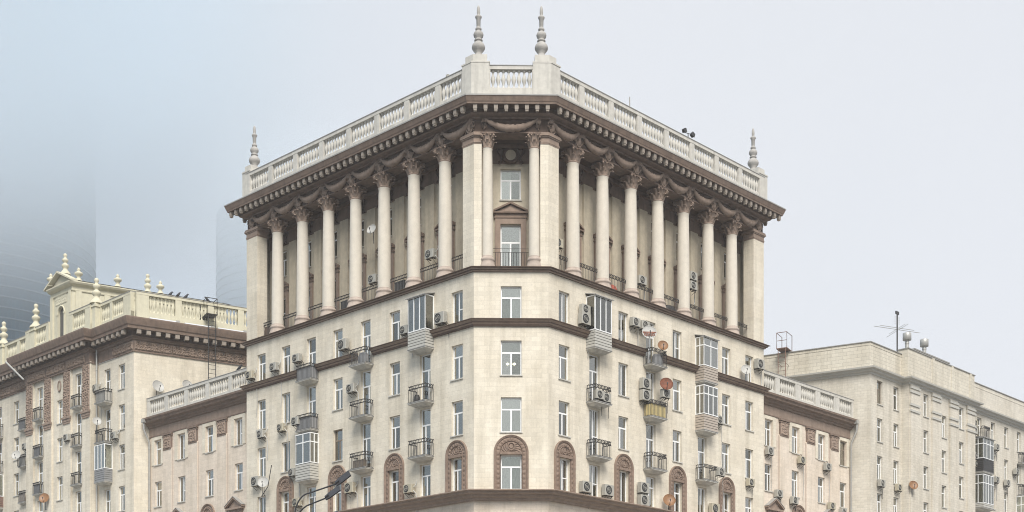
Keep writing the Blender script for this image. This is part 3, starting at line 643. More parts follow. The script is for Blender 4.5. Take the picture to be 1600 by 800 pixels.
# ------------------------------------------------------------------ low wings
def o2(W, x, o_): return W.pt(x, o_)
WLW = Wall(TLW.pt(-23.0, -.8), A - 90); WRW = Wall(TRW.pt(23.0, -.8), A)
WINGS = []
def wing(W, sg, wins, caps, bal, L_, ped, arch, name, label):
    r = thing(name, label, 'building', Matrix.Translation((*W.pt(sg * L_ / 2), 0))); WINGS.append(r)
    ops = []
    for s in wins:
        ops += [(sg * s - .5, sg * s + .5, 21.85, 23.78, 'n'), (sg * s - .5, sg * s + .5, 18.57, 20.52, 'n')]
    for s in ped + arch: ops.append((sg * s - .48, sg * s + .48, 14.9, 16.9, 'n'))
    for s in wins[3:]: ops.append((sg * s - .48, sg * s + .48, 15.2, 17.1, 'n'))
    x0, x1 = (-L_, 1.5) if sg < 0 else (-1.5, L_)
    ops = [o for o in ops]
    put('wall', wall_mesh(x0, x1, 0, 24.1, [o[:4] for o in ops], 'pink'), W.mat(), r)
    for o in ops: window_at(W, (o[0] + o[1]) / 2, o[1] - o[0], o[2], o[3] - o[2], r, random.choice(['T', 'Tl', 'Tr', 'P']) if not (sg > 0 and o[2] > 21 and o[0] > 11) else 'W')
    pr_ = [(0.02, 24.1), (.06, 24.1), (.06, 24.16), (.03, 24.2), (.03, 24.8), (.14, 24.84), (.18, 24.95), (.3, 25.0), (.34, 25.12), (.55, 25.2), (.58, 25.32), (.7, 25.42), (.72, 25.55), (-.3, 25.68)]
    pth = [W.pt(x0 + (.0 if sg < 0 else 0)), W.pt(x1)]
    put('cornice', sweep(pth, pr_, ('brown', 'brown3', 'roof'), [0, 0, 0, 1, 0, 0, 0, 0, 0, 0, 0, 0, 2, 2]), None, r)
    rm = relief_mesh(1.0, .95, 'brown3', 5, .1, .055, .05, .33)
    for s in caps:
        x = sg * s; bar('pilaster', W, x - .62, x + .62, 0, .09, 0, 22.9, 'pink', r)
        b = MB('brown'); b.box(-.6, .6, -.1, 0, 0, 1.2); b.box(-.66, .66, -.16, 0, .95, 1.02); b.box(-.68, .68, -.19, 0, 1.08, 1.2); b.box(-.58, .58, -.13, 0, -.06, 0)
        o = put('pilaster_cap', b.mesh('pilaster_cap'), W.mat(x, 0, 22.88), r); put('relief', rm, W.mat(x - .5, .104, 22.9), o)
        for e in (-.66, .66): bar('joint_strip', W, x + e - .03, x + e + .03, 0, .03, 0, 22.85, 'joint', r)
    for s in wins:                                                       # raised flat frames round the top windows
        b = MB('cream'); b.box(-.9, -.52, -.05, 0, -.0, 2.2); b.box(.52, .9, -.05, 0, 0, 2.2); b.box(-.52, .52, -.05, 0, 1.96, 2.2); put('window_surround', b.mesh('window_surround'), W.mat(sg * s, 0, 21.85), r)
    pn = [(-b, -a) if sg < 0 else (a, b) for a, b in bal]
    balustrade(W, pn, 25.62, .3, 26.95, r, xa=x0 + (0 if sg < 0 else 1.2), xb=x1 - (1.2 if sg < 0 else 0), out_=.1, pitch=.31)
    b = MB('roof'); b.face([(*W.pt(x0, 0), 25.66), (*W.pt(x1, 0), 25.66), (*W.pt(x1, -12), 25.66), (*W.pt(x0, -12), 25.66)]); put('roof', b.mesh('roof'), None, r)
    for s in ped:
        b = MB('brown3', 'roof'); x = 0
        b.box(-.78, -.5, -.12, 0, 0, 2.2); b.box(.5, .78, -.12, 0, 0, 2.2); b.box(-.5, .5, -.12, 0, 2.02, 2.2); b.box(-1.0, 1.0, -.3, 0, 2.2, 2.34); b.xprism([(-.9, 2.34), (.9, 2.34), (0, 2.95)], -.14, 0)
        for q in (-1, 1):
            p = [(q * 1.08, 2.34), (q * 1.08, 2.46), (0, 3.12), (0, 2.98)]; b.xprism(p if q < 0 else p[::-1], -.34, 0, 0)
            p = [(q * 1.1, 2.462), (q * 1.1, 2.49), (0, 3.16), (0, 3.122)]; b.xprism(p if q < 0 else p[::-1], -.37, 0, 1)
        put('door_surround', b.mesh('door_surround'), W.mat(sg * s, .004, 14.95), r)
    for s in arch: put('arch_surround', cached('wa', lambda: arch_mesh(.96, 2.0, .95)), W.mat(sg * s, .004, 14.9), r)
    return r
WG = wing(WLW, -1, [2.29, 6.05, 9.84, 13.2], [4.33, 8.2, 11.74], [(.9, 2.79), (3.2, 5.69), (6.19, 8.53), (9.06, 11.35), (11.85, 14.0)], 14.45, [2.55, 10.15], [6.25], 'low_wing', 'low cream wing with brown frieze joining the tower to the block with a roof pavilion')
WH = wing(WRW, 1, [1.8, 5.43, 9.13, 12.38], [3.78, 7.48, 10.95], [(.5, 2.3), (2.89, 5.02), (5.77, 7.86), (8.54, 10.58), (11.36, 13.24)], 13.5, [2.35, 9.8], [5.85], 'low_wing', 'low cream wing with brown frieze joining the colonnaded tower to the plain brick block')
def downpipe(W, x, z1, z0, r, jog=.5, o_=.18):
    b = MB('pipe'); b.tube([(x, -o_ - jog, z1 + .1), (x, -o_ - jog, z1 - .5), (x, -o_, z1 - 1.5), (x, -o_, z0)], .08, 8); b.box(x - .16, x + .16, -o_ - jog - .14, -o_ - jog + .14, z1, z1 + .28)
    for k in range(5): b.lathe([(-.03, .1), (.03, .1)], 8, x, -o_, z1 - 2 - k * 2.4)
    put('downpipe', b.mesh('downpipe'), W.mat(), r)
downpipe(WLW, -14.2, 25.2, 0, WG); downpipe(WRW, 13.3, 25.2, 0, WH)

# ------------------------------------------------------------------ block with the roof pavilion
CL = (-29.803, 106.0); LBW = Wall(CL, A - 90); LEW = Wall(CL, 29.6)
LBR = thing('pavilion_block', 'cream block with carved brown pilasters and a yellow gabled pavilion behind its roof balustrade', 'building', Matrix.Translation((*CL, 0)))
PR = .5; SA, SB = 5.75, 16.75; FAR = 34
rows = [28.2, 24.95, 21.77, 18.46, 15.2]
def ops_for(xs, tops, w_=.95, h=1.98, door=False): return [(x - w_ / 2, x + w_ / 2, t - h - (.75 if door else 0), t) for x in xs for t in tops]
topsM = [30.18, 26.96, 23.77, 20.46, 17.2]
o_r = ops_for([-1.84], topsM); o_rb = ops_for([-4.05], topsM, door=True)
put('wall', wall_mesh(-SA, 0, 0, 30.85, o_r + o_rb, 'cream'), LBW.mat(), LBR)
for o in o_r: window_at(LBW, -1.84, .95, o[2], 1.98, LBR, random.choice(['T', 'Tl']))
for o in o_rb: window_at(LBW, -4.05, .95, o[2], 2.73, LBR, 'T', sill=False)
o_p = ops_for([-7.85, -14.5], [30.4, 27.2, 24.0, 20.7, 17.4], door=True, w_=1.0); o_m = ops_for([-11.0], [28.75, 25.55, 22.3, 19.0, 15.8])
put('wall', wall_mesh(-SB, -SA, 0, 31.2, o_p + o_m, 'cream', y=-PR), LBW.mat(), LBR)
for o in o_p: window_at(LBW, (o[0] + o[1]) / 2, 1.0, o[2], 2.73, LBR, random.choice(['T', 'Tr']), out_=PR, sill=False)
for o in o_m: window_at(LBW, -11.0, .95, o[2], 1.98, LBR, 'T', out_=PR)
o_l = ops_for([-19.9], topsM) + ops_for([-26.5], topsM); o_lb = ops_for([-23.2], topsM, door=True)
put('wall', wall_mesh(-FAR, -SB, 0, 30.85, o_l + o_lb, 'cream'), LBW.mat(), LBR)
for o in o_l: window_at(LBW, (o[0] + o[1]) / 2, .95, o[2], 1.98, LBR, 'T')
for o in o_lb: window_at(LBW, -23.2, .95, o[2], 2.73, LBR, 'T', sill=False)
for x in (-SA, -SB): bar('wall_return', LBW, x - .03, x + .03, 0, PR, 0, 31.2, 'cream', LBR)
b = MB('cream'); b.face([(0, 0, 0), (30, 0, 0), (30, 0, 30.85), (0, 0, 30.85)]); put('end_wall', b.mesh('end_wall'), LEW.mat(), LBR)
# cornice following the projecting centre
pth = [LBW.pt(-FAR), LBW.pt(-SB), LBW.pt(-SB, PR + .15), LBW.pt(-SA, PR + .15), LBW.pt(-SA), LBW.pt(0), LEW.pt(28)]
LP = [(.02, 30.85), (.1, 30.85), (.1, 30.92), (.04, 30.97), (.04, 31.75), (.16, 31.8), (.2, 31.95), (.34, 32.0), (.36, 32.42), (.95, 32.42), (.97, 32.62), (1.05, 32.7), (1.15, 33.0), (1.2, 33.18), (1.2, 33.28), (-.3, 33.36)]
put('cornice', sweep(pth, LP, ('brown', 'brown2', 'roof'), [0, 0, 0, 0, 0, 0, 0, 1, 1, 0, 0, 0, 0, 0, 2, 2]), None, LBR)
lm = MB('modi'); lm.box(-.17, .17, -.9, -.62, 32.08, 32.415); lmm = lm.mesh('modillion')
for W, x0, x1, oo in ((LEW, .2, 26, 0), (LBW, -SA + .9, -.2, 0), (LBW, -SB - .3, -SA + .3, PR + .15), (LBW, -FAR, -SB - .9, 0)):
    n = round((x1 - x0) / .76)
    for k in range(n + 1): put('modillion', lmm, W.mat(x0 + (x1 - x0) * k / n, oo), LBR)
fr = relief_mesh(3.0, .72, 'brown3', 9, .15, .06, .05, .36)
for k in range(6): put('frieze_relief', fr, LEW.mat(.05 + 3.02 * k, .045, 31.0), LBR)
for x in (-3.05,): put('frieze_relief', fr, LBW.mat(x, .045, 31.0), LBR)
for k in range(3): put('frieze_relief', fr, LBW.mat(-SB - 3.1 - 3.05 * k, .045, 31.0), LBR)
for k in range(3): put('frieze_relief', fr, LBW.mat(-16.2 + 3.4 * k, PR + .195, 31.0), LBR)
pm_ = relief_mesh(1.15, 3.9, 'brown3', 4, .13, .06, .06, .42)
for a in (-6.3, -9.5, -12.8, -16.1):
    bar('pilaster', LBW, a - .62, a + .62, PR, PR + .15, 0, 31.0, 'cream', LBR)
    o = put('carved_panel', pm_, LBW.mat(a - .575, PR + .155, 27.0), LBR)
    b = MB('brown3'); b.box(-.7, .7, -.16, 0, -.02, .16); b.box(-.64, .64, -.1, 0, -.25, -.02); b.box(-.56, .56, -.07, 0, -.42, -.25); put('pilaster_foot', b.mesh('pilaster_foot'), LBW.mat(a, PR + .15, 26.9), LBR)
ov = MB('brown3', 'loggia'); N = 24
ov.grid([[((.24 + q * cos(t)) * cos(2 * pi * k / N), -.03 - .05 * sin(t), (.42 + q * cos(t)) * sin(2 * pi * k / N)) for t in (0, .8, 1.6, 2.4, 3.1)] for k in range(N + 1) for q in (.07,)], 0)
ov.face([(.2 * cos(2 * pi * k / N), -.02, .38 * sin(2 * pi * k / N)) for k in range(N)], 1); put('oval_medallion', ov.mesh('oval_medallion'), LBW.mat(-11.0, PR + .01, 29.9), LBR)
for x, oo, tops in ((-7.85, PR, [30.4, 27.2, 24.0, 20.7]), (-14.5, PR, [30.4, 27.2, 24.0, 20.7])):
    for t in tops: open_balcony(LBW, x, t - 2.8, LBR, w_=1.35, d=.45, h=.95) if oo == 0 else None
def small_balcony(W, x, oo, z, parent, back=None):
    o = put('balcony', cached(('slab', 1.3, .38), lambda: slab_mesh(1.3, .38)), W.mat(x - .65, oo, z), parent)
    put('railing', cached(('rail', 1.5, .5), lambda: railing_mesh(1.22, .95, .33)), W.mat(x - .61, oo + .34, z + .015), o)
    if back:
        b = MB(back); b.box(0, 1.1, 0, .03, 0, .8); put('balcony_panel', b.mesh('balcony_panel'), W.mat(x - .55, oo + .29, z + .02), o)
for t in (30.4, 27.2, 24.0, 20.7): small_balcony(LBW, -7.85, PR, t - 2.78, LBR, random.choice([None, 'grey', 'panel'])); small_balcony(LBW, -14.5, PR, t - 2.78, LBR, random.choice([None, 'grey', 'beige']))
open_balcony(LBW, -4.05, topsM[0] - 2.78, LBR, back='panel'); open_balcony(LBW, -4.05, topsM[1] - 2.78, LBR)
glazed_balcony(LBW, -4.05, topsM[2] - 2.78, LBR, topsM[2] + .2, 1.0, siding='grey', n=3, transom=False, roof=False, label='glazed balcony with grey siding')
for i, t in enumerate(topsM[:4]):
    if i < 3: small_balcony(LBW, -17.9 - .3, 0, t - 2.78, LBR, ['grey', 'panel', 'beige'][i])
open_balcony(LBW, -23.2, topsM[0] - 2.78, LBR, h=1.1); open_balcony(LBW, -23.2, topsM[1] - 2.78, LBR, h=1.0, back=None)
glazed_balcony(LBW, -23.2, topsM[2] - 2.78, LBR, topsM[2] + .2, 1.0, siding='rust', n=3, roof=False, label='glazed balcony with a rusty red front')
# roof balustrade, pavilion, urns
ZQ = 33.3
balustrade(LEW, [(1.15, 3.25), (3.75, 5.9), (6.4, 8.4), (8.9, 11), (11.5, 13.6)], ZQ, .75, 35.35, LBR, 'yell', xa=.15, xb=26, out_=.05)
balustrade(LBW, [(-2.9, -1.2), (-4.7, -3.3)], ZQ, .75, 35.35, LBR, 'yell', xa=-5.5, xb=-.1, out_=.05)
balustrade(LBW, [(-8.3, -6.3)], ZQ, .75, 35.35, LBR, 'yell', xa=-8.85, xb=-5.4, out_=PR + .1)
balustrade(LBW, [(-14.9, -12.9)], ZQ, .75, 35.35, LBR, 'yell', xa=-16.6, xb=-12.4, out_=PR + .1)
balustrade(LBW, [(-21.3 - 2.4 * k, -19.3 - 2.4 * k) for k in range(6)] + [(-18.8, -17.3)], ZQ, .75, 35.35, LBR, 'yell', xa=-FAR, xb=-16.5, out_=.05)
urm = lathe_mesh('urn', URN, 'yell', 18); ur2 = lathe_mesh('small_urn', URN2, 'yell', 16); ur3 = lathe_mesh('tall_urn', [(z * .85, r * .85) for z, r in URN], 'yell', 16)
for x, oo in ((-5.25, .3), (-15.2, PR), (-22.2, .05)):
    b = MB('yell'); b.box(-.42, .42, -.36, .36, ZQ, 35.66); b.box(-.5, .5, -.44, .44, 35.3, 35.45); o = put('pedestal', b.mesh('pedestal'), LBW.mat(x, oo), LBR); put('urn', urm, LBW.mat(x, oo, 35.64), o)
P0, P1_ = -12.45, -8.78; PW = (P1_ - P0); PX = (P0 + P1_) / 2; PZ = 38.0; PL_ = 13.0
PAV = Wall(LBW.pt(P1_, PR + .05), 29.6)                                    # side wall runs along the end wall's direction
pf = MB('yell', 'room')
fa, fb = LBW.pt(P0, PR + .05), LBW.pt(P1_, PR + .05); ga, gb = PAV.pt(PL_), None
dd = (PAV.X[0] * PL_, PAV.X[1] * PL_); gb = (fa[0] + dd[0], fa[1] + dd[1])
pf.face([(*fb, ZQ), (*ga, ZQ), (*ga, PZ), (*fb, PZ)]); pf.face([(*ga, ZQ), (*gb, ZQ), (*gb, PZ), (*ga, PZ)]); pf.face([(*gb, ZQ), (*fa, ZQ), (*fa, PZ), (*gb, PZ)])
pv = put('pavilion', pf.mesh('pavilion'), None, LBR)
# front with a round-headed opening
b = MB('yell', 'room'); hw = .50; zsp = 36.0; N = 12; x0, x1 = P0, P1_
arc = [(PX - .05 + hw * cos(pi - pi * k / N), zsp + hw * sin(pi - pi * k / N)) for k in range(N + 1)]
b.face([(x0, 0, ZQ), (PX - .05 - hw, 0, ZQ), (PX - .05 - hw, 0, zsp), (x0, 0, zsp)]); b.face([(PX - .05 + hw, 0, ZQ), (x1, 0, ZQ), (x1, 0, zsp), (PX - .05 + hw, 0, zsp)])
for k in range(N):
    a, c = arc[k], arc[k + 1]; ta = x0 + (x1 - x0) * k / N; tc_ = x0 + (x1 - x0) * (k + 1) / N
    b.face([(a[0], 0, a[1]), (c[0], 0, c[1]), (tc_, 0, PZ), (ta, 0, PZ)]); b.face([(a[0], 0, a[1]), (c[0], 0, c[1]), (c[0], .18, c[1]), (a[0], .18, a[1])])
b.face([(x0, 0, zsp), (arc[0][0], 0, zsp), (x0, 0, PZ)]); b.face([(x1, 0, zsp), (arc[-1][0], 0, zsp), (x1, 0, PZ)])
for s in (-1, 1): xx = PX - .05 + s * hw; b.face([(xx, 0, ZQ), (xx, .18, ZQ), (xx, .18, zsp), (xx, 0, zsp)])
b.face([(x0 + .9, .18, ZQ), (x1 - .9, .18, ZQ), (x1 - .9, .18, 36.7), (x0 + .9, .18, 36.7)], 1)
for s in (-1, 1): b.box(PX + s * 1.55 - .22, PX + s * 1.55 + .22, -.12, .0, ZQ, 37.5)
b.tube([(PX - .05 + .58 * cos(pi - pi * k / N), -.01, zsp + .58 * sin(pi - pi * k / N)) for k in range(N + 1)], .07, 6)
for s in (-1, 1): b.box(PX - .05 + s * .6 - .09, PX - .05 + s * .6 + .09, -.06, 0, ZQ, zsp); b.box(PX - .05 + s * .6 - .13, PX - .05 + s * .6 + .13, -.1, 0, zsp - .14, zsp)
put('gable_front', b.mesh('gable_front'), LBW.mat(0, PR + .05), pv)
rl = relief_mesh(1.9, .85, 'yell', 12, .05, .07, .06, .42); put('relief', rl, LBW.mat(PX - 1.0, PR + .06, 36.7), pv)
corn = [(0, 37.45), (.08, 37.47), (.1, 37.55), (.04, 37.6), (.04, 37.85), (.16, 37.9), (.34, 38.0), (.42, 38.12), (.42, 38.2), (-.2, 38.24)]
put('cornice', sweep([fa, fb, PAV.pt(PL_)], corn, ('yell', 'roof'), [0] * 8 + [1, 1]), None, pv)
for x in (.25, 2.6, 6.5, 10.4): bar('pilaster', PAV, x, x + .5, 0, .1, ZQ, 37.46, 'yell', pv)
b = MB('yell', 'roof'); xa_, xb_ = P0 - .42, P1_ + .42; ap = 39.35
b.xprism([(xa_ + .3, 38.18), (xb_ - .3, 38.18), (PX, ap - .2)], -.05, .4)
for s, xe in ((-1, xa_), (1, xb_)):
    p = [(xe, 38.2), (xe, 38.34), (PX, ap + .05), (PX, ap - .1)]; b.xprism(p if s < 0 else p[::-1], -.45, .4)
put('pediment', b.mesh('pediment'), LBW.mat(0, PR + .05), pv)
# pavilion roof: ridge runs back along the same direction
E0, E1 = LBW.pt(xa_, PR - .35), LBW.pt(xb_, PR - .35); AP = LBW.pt(PX, PR - .35); sh = lambda p, z, k=1: (p[0] + dd[0] * k, p[1] + dd[1] * k, z)
M['sheet'] = plain('zinc_roof', (.33, .34, .35), .5); b = MB('sheet', 'roof'); b.face([(*E1, 38.3), sh(E1, 38.3), sh(AP, 38.62), (*AP, 38.62)], 0); b.face([(*AP, 38.62), sh(AP, 38.62), sh(E0, 38.3), (*E0, 38.3)], 0)
put('pavilion_roof', b.mesh('pavilion_roof'), None, pv)
def pav_pt(t, o_, z): q = PAV.pt(t, o_); return Matrix.Translation((q[0], q[1], z))
put('tall_urn', ur3, Matrix.Translation((*LBW.pt(PX - .2, PR - .4), ap + .0)), pv)
put('tall_urn', ur3, pav_pt(6.5, -1.0, 38.4), pv)
for t in (.5, 3.7, 7.3): put('small_urn', ur2, pav_pt(t, .1, 38.3), pv)
put('small_urn', ur2, Matrix.Translation((*LBW.pt(P0 + .3, PR + .2), 38.5)), pv)
downpipe(LBW, -5.45, 32.3, 0, LBR, jog=.0)
b = MB('pipe'); b.tube([(0, 0, 0), (1.9, .7, -1.75)], .09, 6); put('drain_spout', b.mesh('drain_spout'), LBW.mat(-17.9, 1.9, 32.95), LBR)
b = MB('snow', 'pipe')
for x in (2.1, 4.9, 7.6, 10.5): b.box(x - 1.1, x + 1.0, -1.0, -.75, 33.33, 33.42); b.box(x + 1.0, x + 1.3, -1.0, -.75, 33.3, 33.5, 1)
put('cornice_flashing', b.mesh('cornice_flashing'), LEW.mat(), LBR)

# ------------------------------------------------------------------ plain brick block
CR_ = (28.266, 106.1); RBW = Wall(CR_, A); REW = Wall(CR_, -28.6)
RBR = thing('brick_block', 'plain painted brick block with banded pilasters, flat parapet and roof vents', 'building', Matrix.Translation((*CR_, 0)))
RT = [28.8, 25.82, 22.83, 19.85, 16.9]; SA2, SB2 = 5.1, 17.2; PB = .6; FR = 40
c1 = ops_for([1.5, 4.15], RT, .85, 1.86); put('wall', wall_mesh(0, SA2, 0, 29.2, c1, 'brick'), RBW.mat(), RBR)
c2 = ops_for([8.1, 14.6], RT, .85, 1.86) + ops_for([11.35], [27.55, 24.6, 21.65, 18.7], .85, 1.86); put('wall', wall_mesh(SA2, SB2, 0, 29.2, c2, 'brick', y=-PB), RBW.mat(), RBR)
c3 = ops_for([19.4, 22.2, 25.0, 27.75, 30.6, 33.4, 36.2], RT, .85, 1.86); put('wall', wall_mesh(SB2, FR, 0, 29.2, c3, 'brick'), RBW.mat(), RBR)
for i, (ops, oo) in enumerate(((c1, 0), (c2, PB), (c3, 0))):
    for o in ops: window_at(RBW, (o[0] + o[1]) / 2, .85, o[2], 1.86, RBR, 'W' if (i == 0 and o[0] < 2 and o[3] > 28) else random.choice(['T', 'Tl', 'Tr']), out_=oo)
for x in (SA2, SB2): bar('wall_return', RBW, x - .03, x + .03, 0, PB, 0, 29.2, 'brick', RBR)
b = MB('brick'); b.face([(-30, 0, 0), (0, 0, 0), (0, 0, 29.2), (-30, 0, 29.2)]); put('end_wall', b.mesh('end_wall'), REW.mat(), RBR)
pth = [REW.pt(-28), RBW.pt(0), RBW.pt(SA2), RBW.pt(SA2, PB), RBW.pt(SB2, PB), RBW.pt(SB2), RBW.pt(FR)]
put('cornice', sweep(pth, [(0, 29.1), (.08, 29.12), (.12, 29.25), (.3, 29.3), (.34, 29.42), (.55, 29.48), (.58, 29.6), (.0, 29.68)], ('panel', 'roof'), [0, 0, 0, 0, 0, 0, 1, 1]), None, RBR)
put('parapet', sweep([REW.pt(-28), RBW.pt(0), RBW.pt(SA2)], [(-.02, 29.6), (-.02, 31.62), (.05, 31.64), (.05, 31.7), (-.35, 31.72), (-.35, 29.6)], ('brickp', 'roof'), [0, 1, 1, 1, 0, 0]), None, RBR)
put('parapet', sweep([RBW.pt(SA2 - .05, -.3), RBW.pt(SA2 - .05, PB), RBW.pt(SB2, PB), RBW.pt(SB2, -.3)], [(-.02, 29.62), (-.02, 32.0), (.05, 32.02), (.05, 32.08), (-.35, 32.1), (-.35, 29.62)], ('brickp', 'roof'), [0, 1, 1, 1, 0, 0]), None, RBR)
put('parapet', sweep(pts(RBW, SB2, FR), [(-.02, 29.6), (-.02, 31.75), (.05, 31.77), (.05, 31.83), (-.35, 31.85), (-.35, 29.6)], ('brick', 'roof'), [0, 1, 1, 1, 0, 0]), None, RBR)
for x in (9.4, 12.9, 16.4): bar('parapet_pilaster', RBW, x - .2, x + .2, PB - .05, PB + .05, 29.65, 32.05, 'brickp', RBR)
for x in (6.0, 9.8, 13.0, 16.3):
    bar('pilaster', RBW, x - .75, x + .75, PB, PB + .12, 0, 29.15, 'brick', RBR)
    for z in (26.9, 27.4, 28.45, 28.8): bar('pilaster_band', RBW, x - .8, x + .8, PB + .06, PB + .2, z, z + .18, 'panel', RBR)
b = MB('brickp', 'roof'); b.box(0, 6.5, 0, 4, 0, 4.3); b.box(-.1, 6.6, -.1, 4.1, 4.3, 4.4, 1); put('stair_head', b.mesh('stair_head'), RBW.mat(13.1, -3, 29.9), RBR)
b = MB('roof'); b.face([(*RBW.pt(0), 31.4), (*RBW.pt(FR), 31.4), (*RBW.pt(FR, -14), 31.4), (*REW.pt(-28), 31.4)]); put('roof', b.mesh('roof'), None, RBR)
ROOF_SLOT = True
small_balcony(RBW, 20.2, .0, 27.1, RBR); 
glazed_balcony(RBW, 19.1, 23.75, RBR, 26.75, 1.15, w_=2.1, d=1.0, siding='iron', n=3, transom=True, label='tall glazed balcony with a dark lower front')
glazed_balcony(RBW, 19.1, 20.6, RBR, 23.5, .35, w_=2.1, d=1.0, siding='panel', n=4, transom=True, roof=False, label='white framed glazed balcony in the lower storey')
small_balcony(RBW, 28.2, 0, 25.9, RBR); small_balcony(RBW, 28.2, 0, 22.9, RBR)
glazed_balcony(RBW, 28.2, 19.6, RBR, 22.7, .4, w_=2.0, d=.9, siding='panel', n=3, transom=True, roof=False)

# ------------------------------------------------------------------ ladders
def ladder(W, x, oo, z0, z1, mat, label, cage=True):
    r = thing('roof_ladder', label, 'ladder', W.mat(x, oo, z0)); H = z1 - z0
    b = MB(mat)
    for s in (-.3, .3): b.tube([(s, 0, 0), (s, 0, H)], .035, 6)
    for z in (H * .4, H * .75):
        for s in (-.3, .3): b.tube([(s, 0, z), (s, oo, z)], .02, 4)
    put('rails', b.mesh('rails'), W.mat(x, oo, z0), r)
    rm = cached(('rung', mat), lambda: (lambda q: (q.tube([(-.3, 0, 0), (.3, 0, 0)], .018, 4), q.mesh('rung'))[1])(MB(mat)))
    n = int(H / .35)
    for k in range(n): put('rung', rm, W.mat(x, oo, z0 + .2 + k * .35), r)
    b = MB(mat)
    b.box(-.45, .45, -.05, oo + .6, H, H + .05)
    for s in (-.42, .42):
        b.tube([(s, 0, H), (s, 0, H + 1.3), (s, oo + .5, H + 1.3), (s, oo + .5, H)], .03, 5)
    b.tube([(-.42, 0, H + 1.3), (.42, 0, H + 1.3)], .03, 5); b.tube([(-.42, 0, H + .65), (.42, 0, H + .65)], .025, 5)
    put('top_platform', b.mesh('top_platform'), W.mat(x, oo, z0), r)
ladder(LEW, 5.9, 1.3, 29.0, 34.3, 'iron', 'dark iron ladder with a cage top on the end wall of the pavilion block')
ladder(REW, -6.9, .9, 27.0, 31.8, 'rust', 'rusty red ladder climbing to the flat parapet of the brick block')

# ------------------------------------------------------------------ air conditioners
def ac_meshes(kind, cm_='acw'):
    w_, h, d = {'n': (.76, .52, .3), 'b': (.86, .66, .32), 's': (.7, .5, .28)}[kind]
    b = MB(cm_); e = .03
    b.prism([(-w_ / 2, -d + e), (-w_ / 2 + e, -d), (w_ / 2 - e, -d), (w_ / 2, -d + e), (w_ / 2, 0), (-w_ / 2, 0)], 0, h)
    for k in range(6): b.box(w_ / 2 - .001, w_ / 2 + .006, -d + .05, -.05, .08 + k * h / 8, .11 + k * h / 8)
    c = b.mesh('casing'); f = MB('fan', 'acw'); r = h * .42; N = 20; cx = -w_ * .12
    f.face([(cx + r * cos(2 * pi * k / N), -.002, h / 2 + r * sin(2 * pi * k / N)) for k in range(N)])
    for q in (.95, .62, .3): f.tube([(cx + q * r * cos(2 * pi * k / N), -.012, h / 2 + q * r * sin(2 * pi * k / N)) for k in range(N + 1)], .012, 4, 1 if q < .9 else 0)
    f.lathe([(-.01, .05), (.01, .05)], 8, cx, -.01, h / 2, 1)
    br = MB('iron')
    for s in (-.3, .3): br.box(s * w_ - .02, s * w_ + .02, -d, .12, -.05, -.01); br.tube([(s * w_, .1, -.28), (s * w_, -d + .05, -.05)], .015, 4)
    return c, f.mesh('fan_grille'), br.mesh('bracket'), d, h
def ac(W, x, z, label, kind='n', out_=.12, dark=False, group=None):
    cm_ = random.choice(['acw', 'acw', 'acw2']); c, f, br, d, h = cached(('ac', kind, cm_), lambda: ac_meshes(kind, cm_)); base = W.mat(x, out_, z - h / 2)
    t = thing('air_conditioner', label, 'air conditioner', base, group or 'air conditioners on the facades')
    put('casing', c, base, t); put('fan_grille', f, base @ Matrix.Translation((0, -d, 0)), t); put('bracket', br, base, t)
    v = random.randrange(3)
    def mh():
        q = MB('hose' if v else 'iron'); L_ = (.9, 1.5, 2.6)[v]
        q.tube([(.36, -.12, .12), (.47, -.1, .02), (.5, .02, -.1), (.48 + .06 * v, .05, -L_ * .6), (.5, .06, -L_)], .018 if v != 1 else .03, 5)
        if v: q.tube([(.36, -.12, .3), (.5, -.06, .42), (.47, .06, .6), (.40, .1, .75)], .025, 5)
        return q.mesh('hose')
    put('hose', cached(('hose', v), mh), base, t)
for x, z, l, k in ((22.35, 26.22, 'air conditioner beside the outermost window of the pavilion-side facade, just above its second string course', 'n'),
    (19.5, 26.28, 'air conditioner between the two outermost windows above the second string course, pavilion side', 'n'),
    (16.9, 26.4, 'air conditioner over the cluttered grey-fronted balcony on the second string course', 'n'),
    (11.9, 26.35, 'bulky air conditioner over the open balcony on the pavilion-side string course', 'b'),
    (5.9, 26.1, 'air conditioner on the outer flank of the pavilion-side top glazed balcony', 's'),
    (2.6, 26.15, 'air conditioner between glazed balcony and window near the tower corner', 'b'),
    (11.1, 23.35, 'air conditioner above the open balcony one storey under the second string course', 'n'),
    (21.05, 21.85, 'small air conditioner under the outermost window below the second string course, pavilion side', 's'),
    (18.7, 21.95, 'small air conditioner under the window next to the grey-panelled balcony', 's'),
    (21.6, 18.6, 'air conditioner with a pale dish over it under a window near the low wing', 'b'),
    (16.9, 16.6, 'air conditioner beside the french window under the ribbed glazed balcony', 'n'),
    (11.2, 16.9, 'white air conditioner with big fan between arch and french window behind street lamps', 'b'),
    (5.5, 16.15, 'air conditioner just above the bottom cornice between two dark arches', 'n'),
    (17.4, 18.7, 'narrow air conditioner against the flank of the ribbed glazed balcony', 's')):
    ac(TLW, -x, z, l, k)
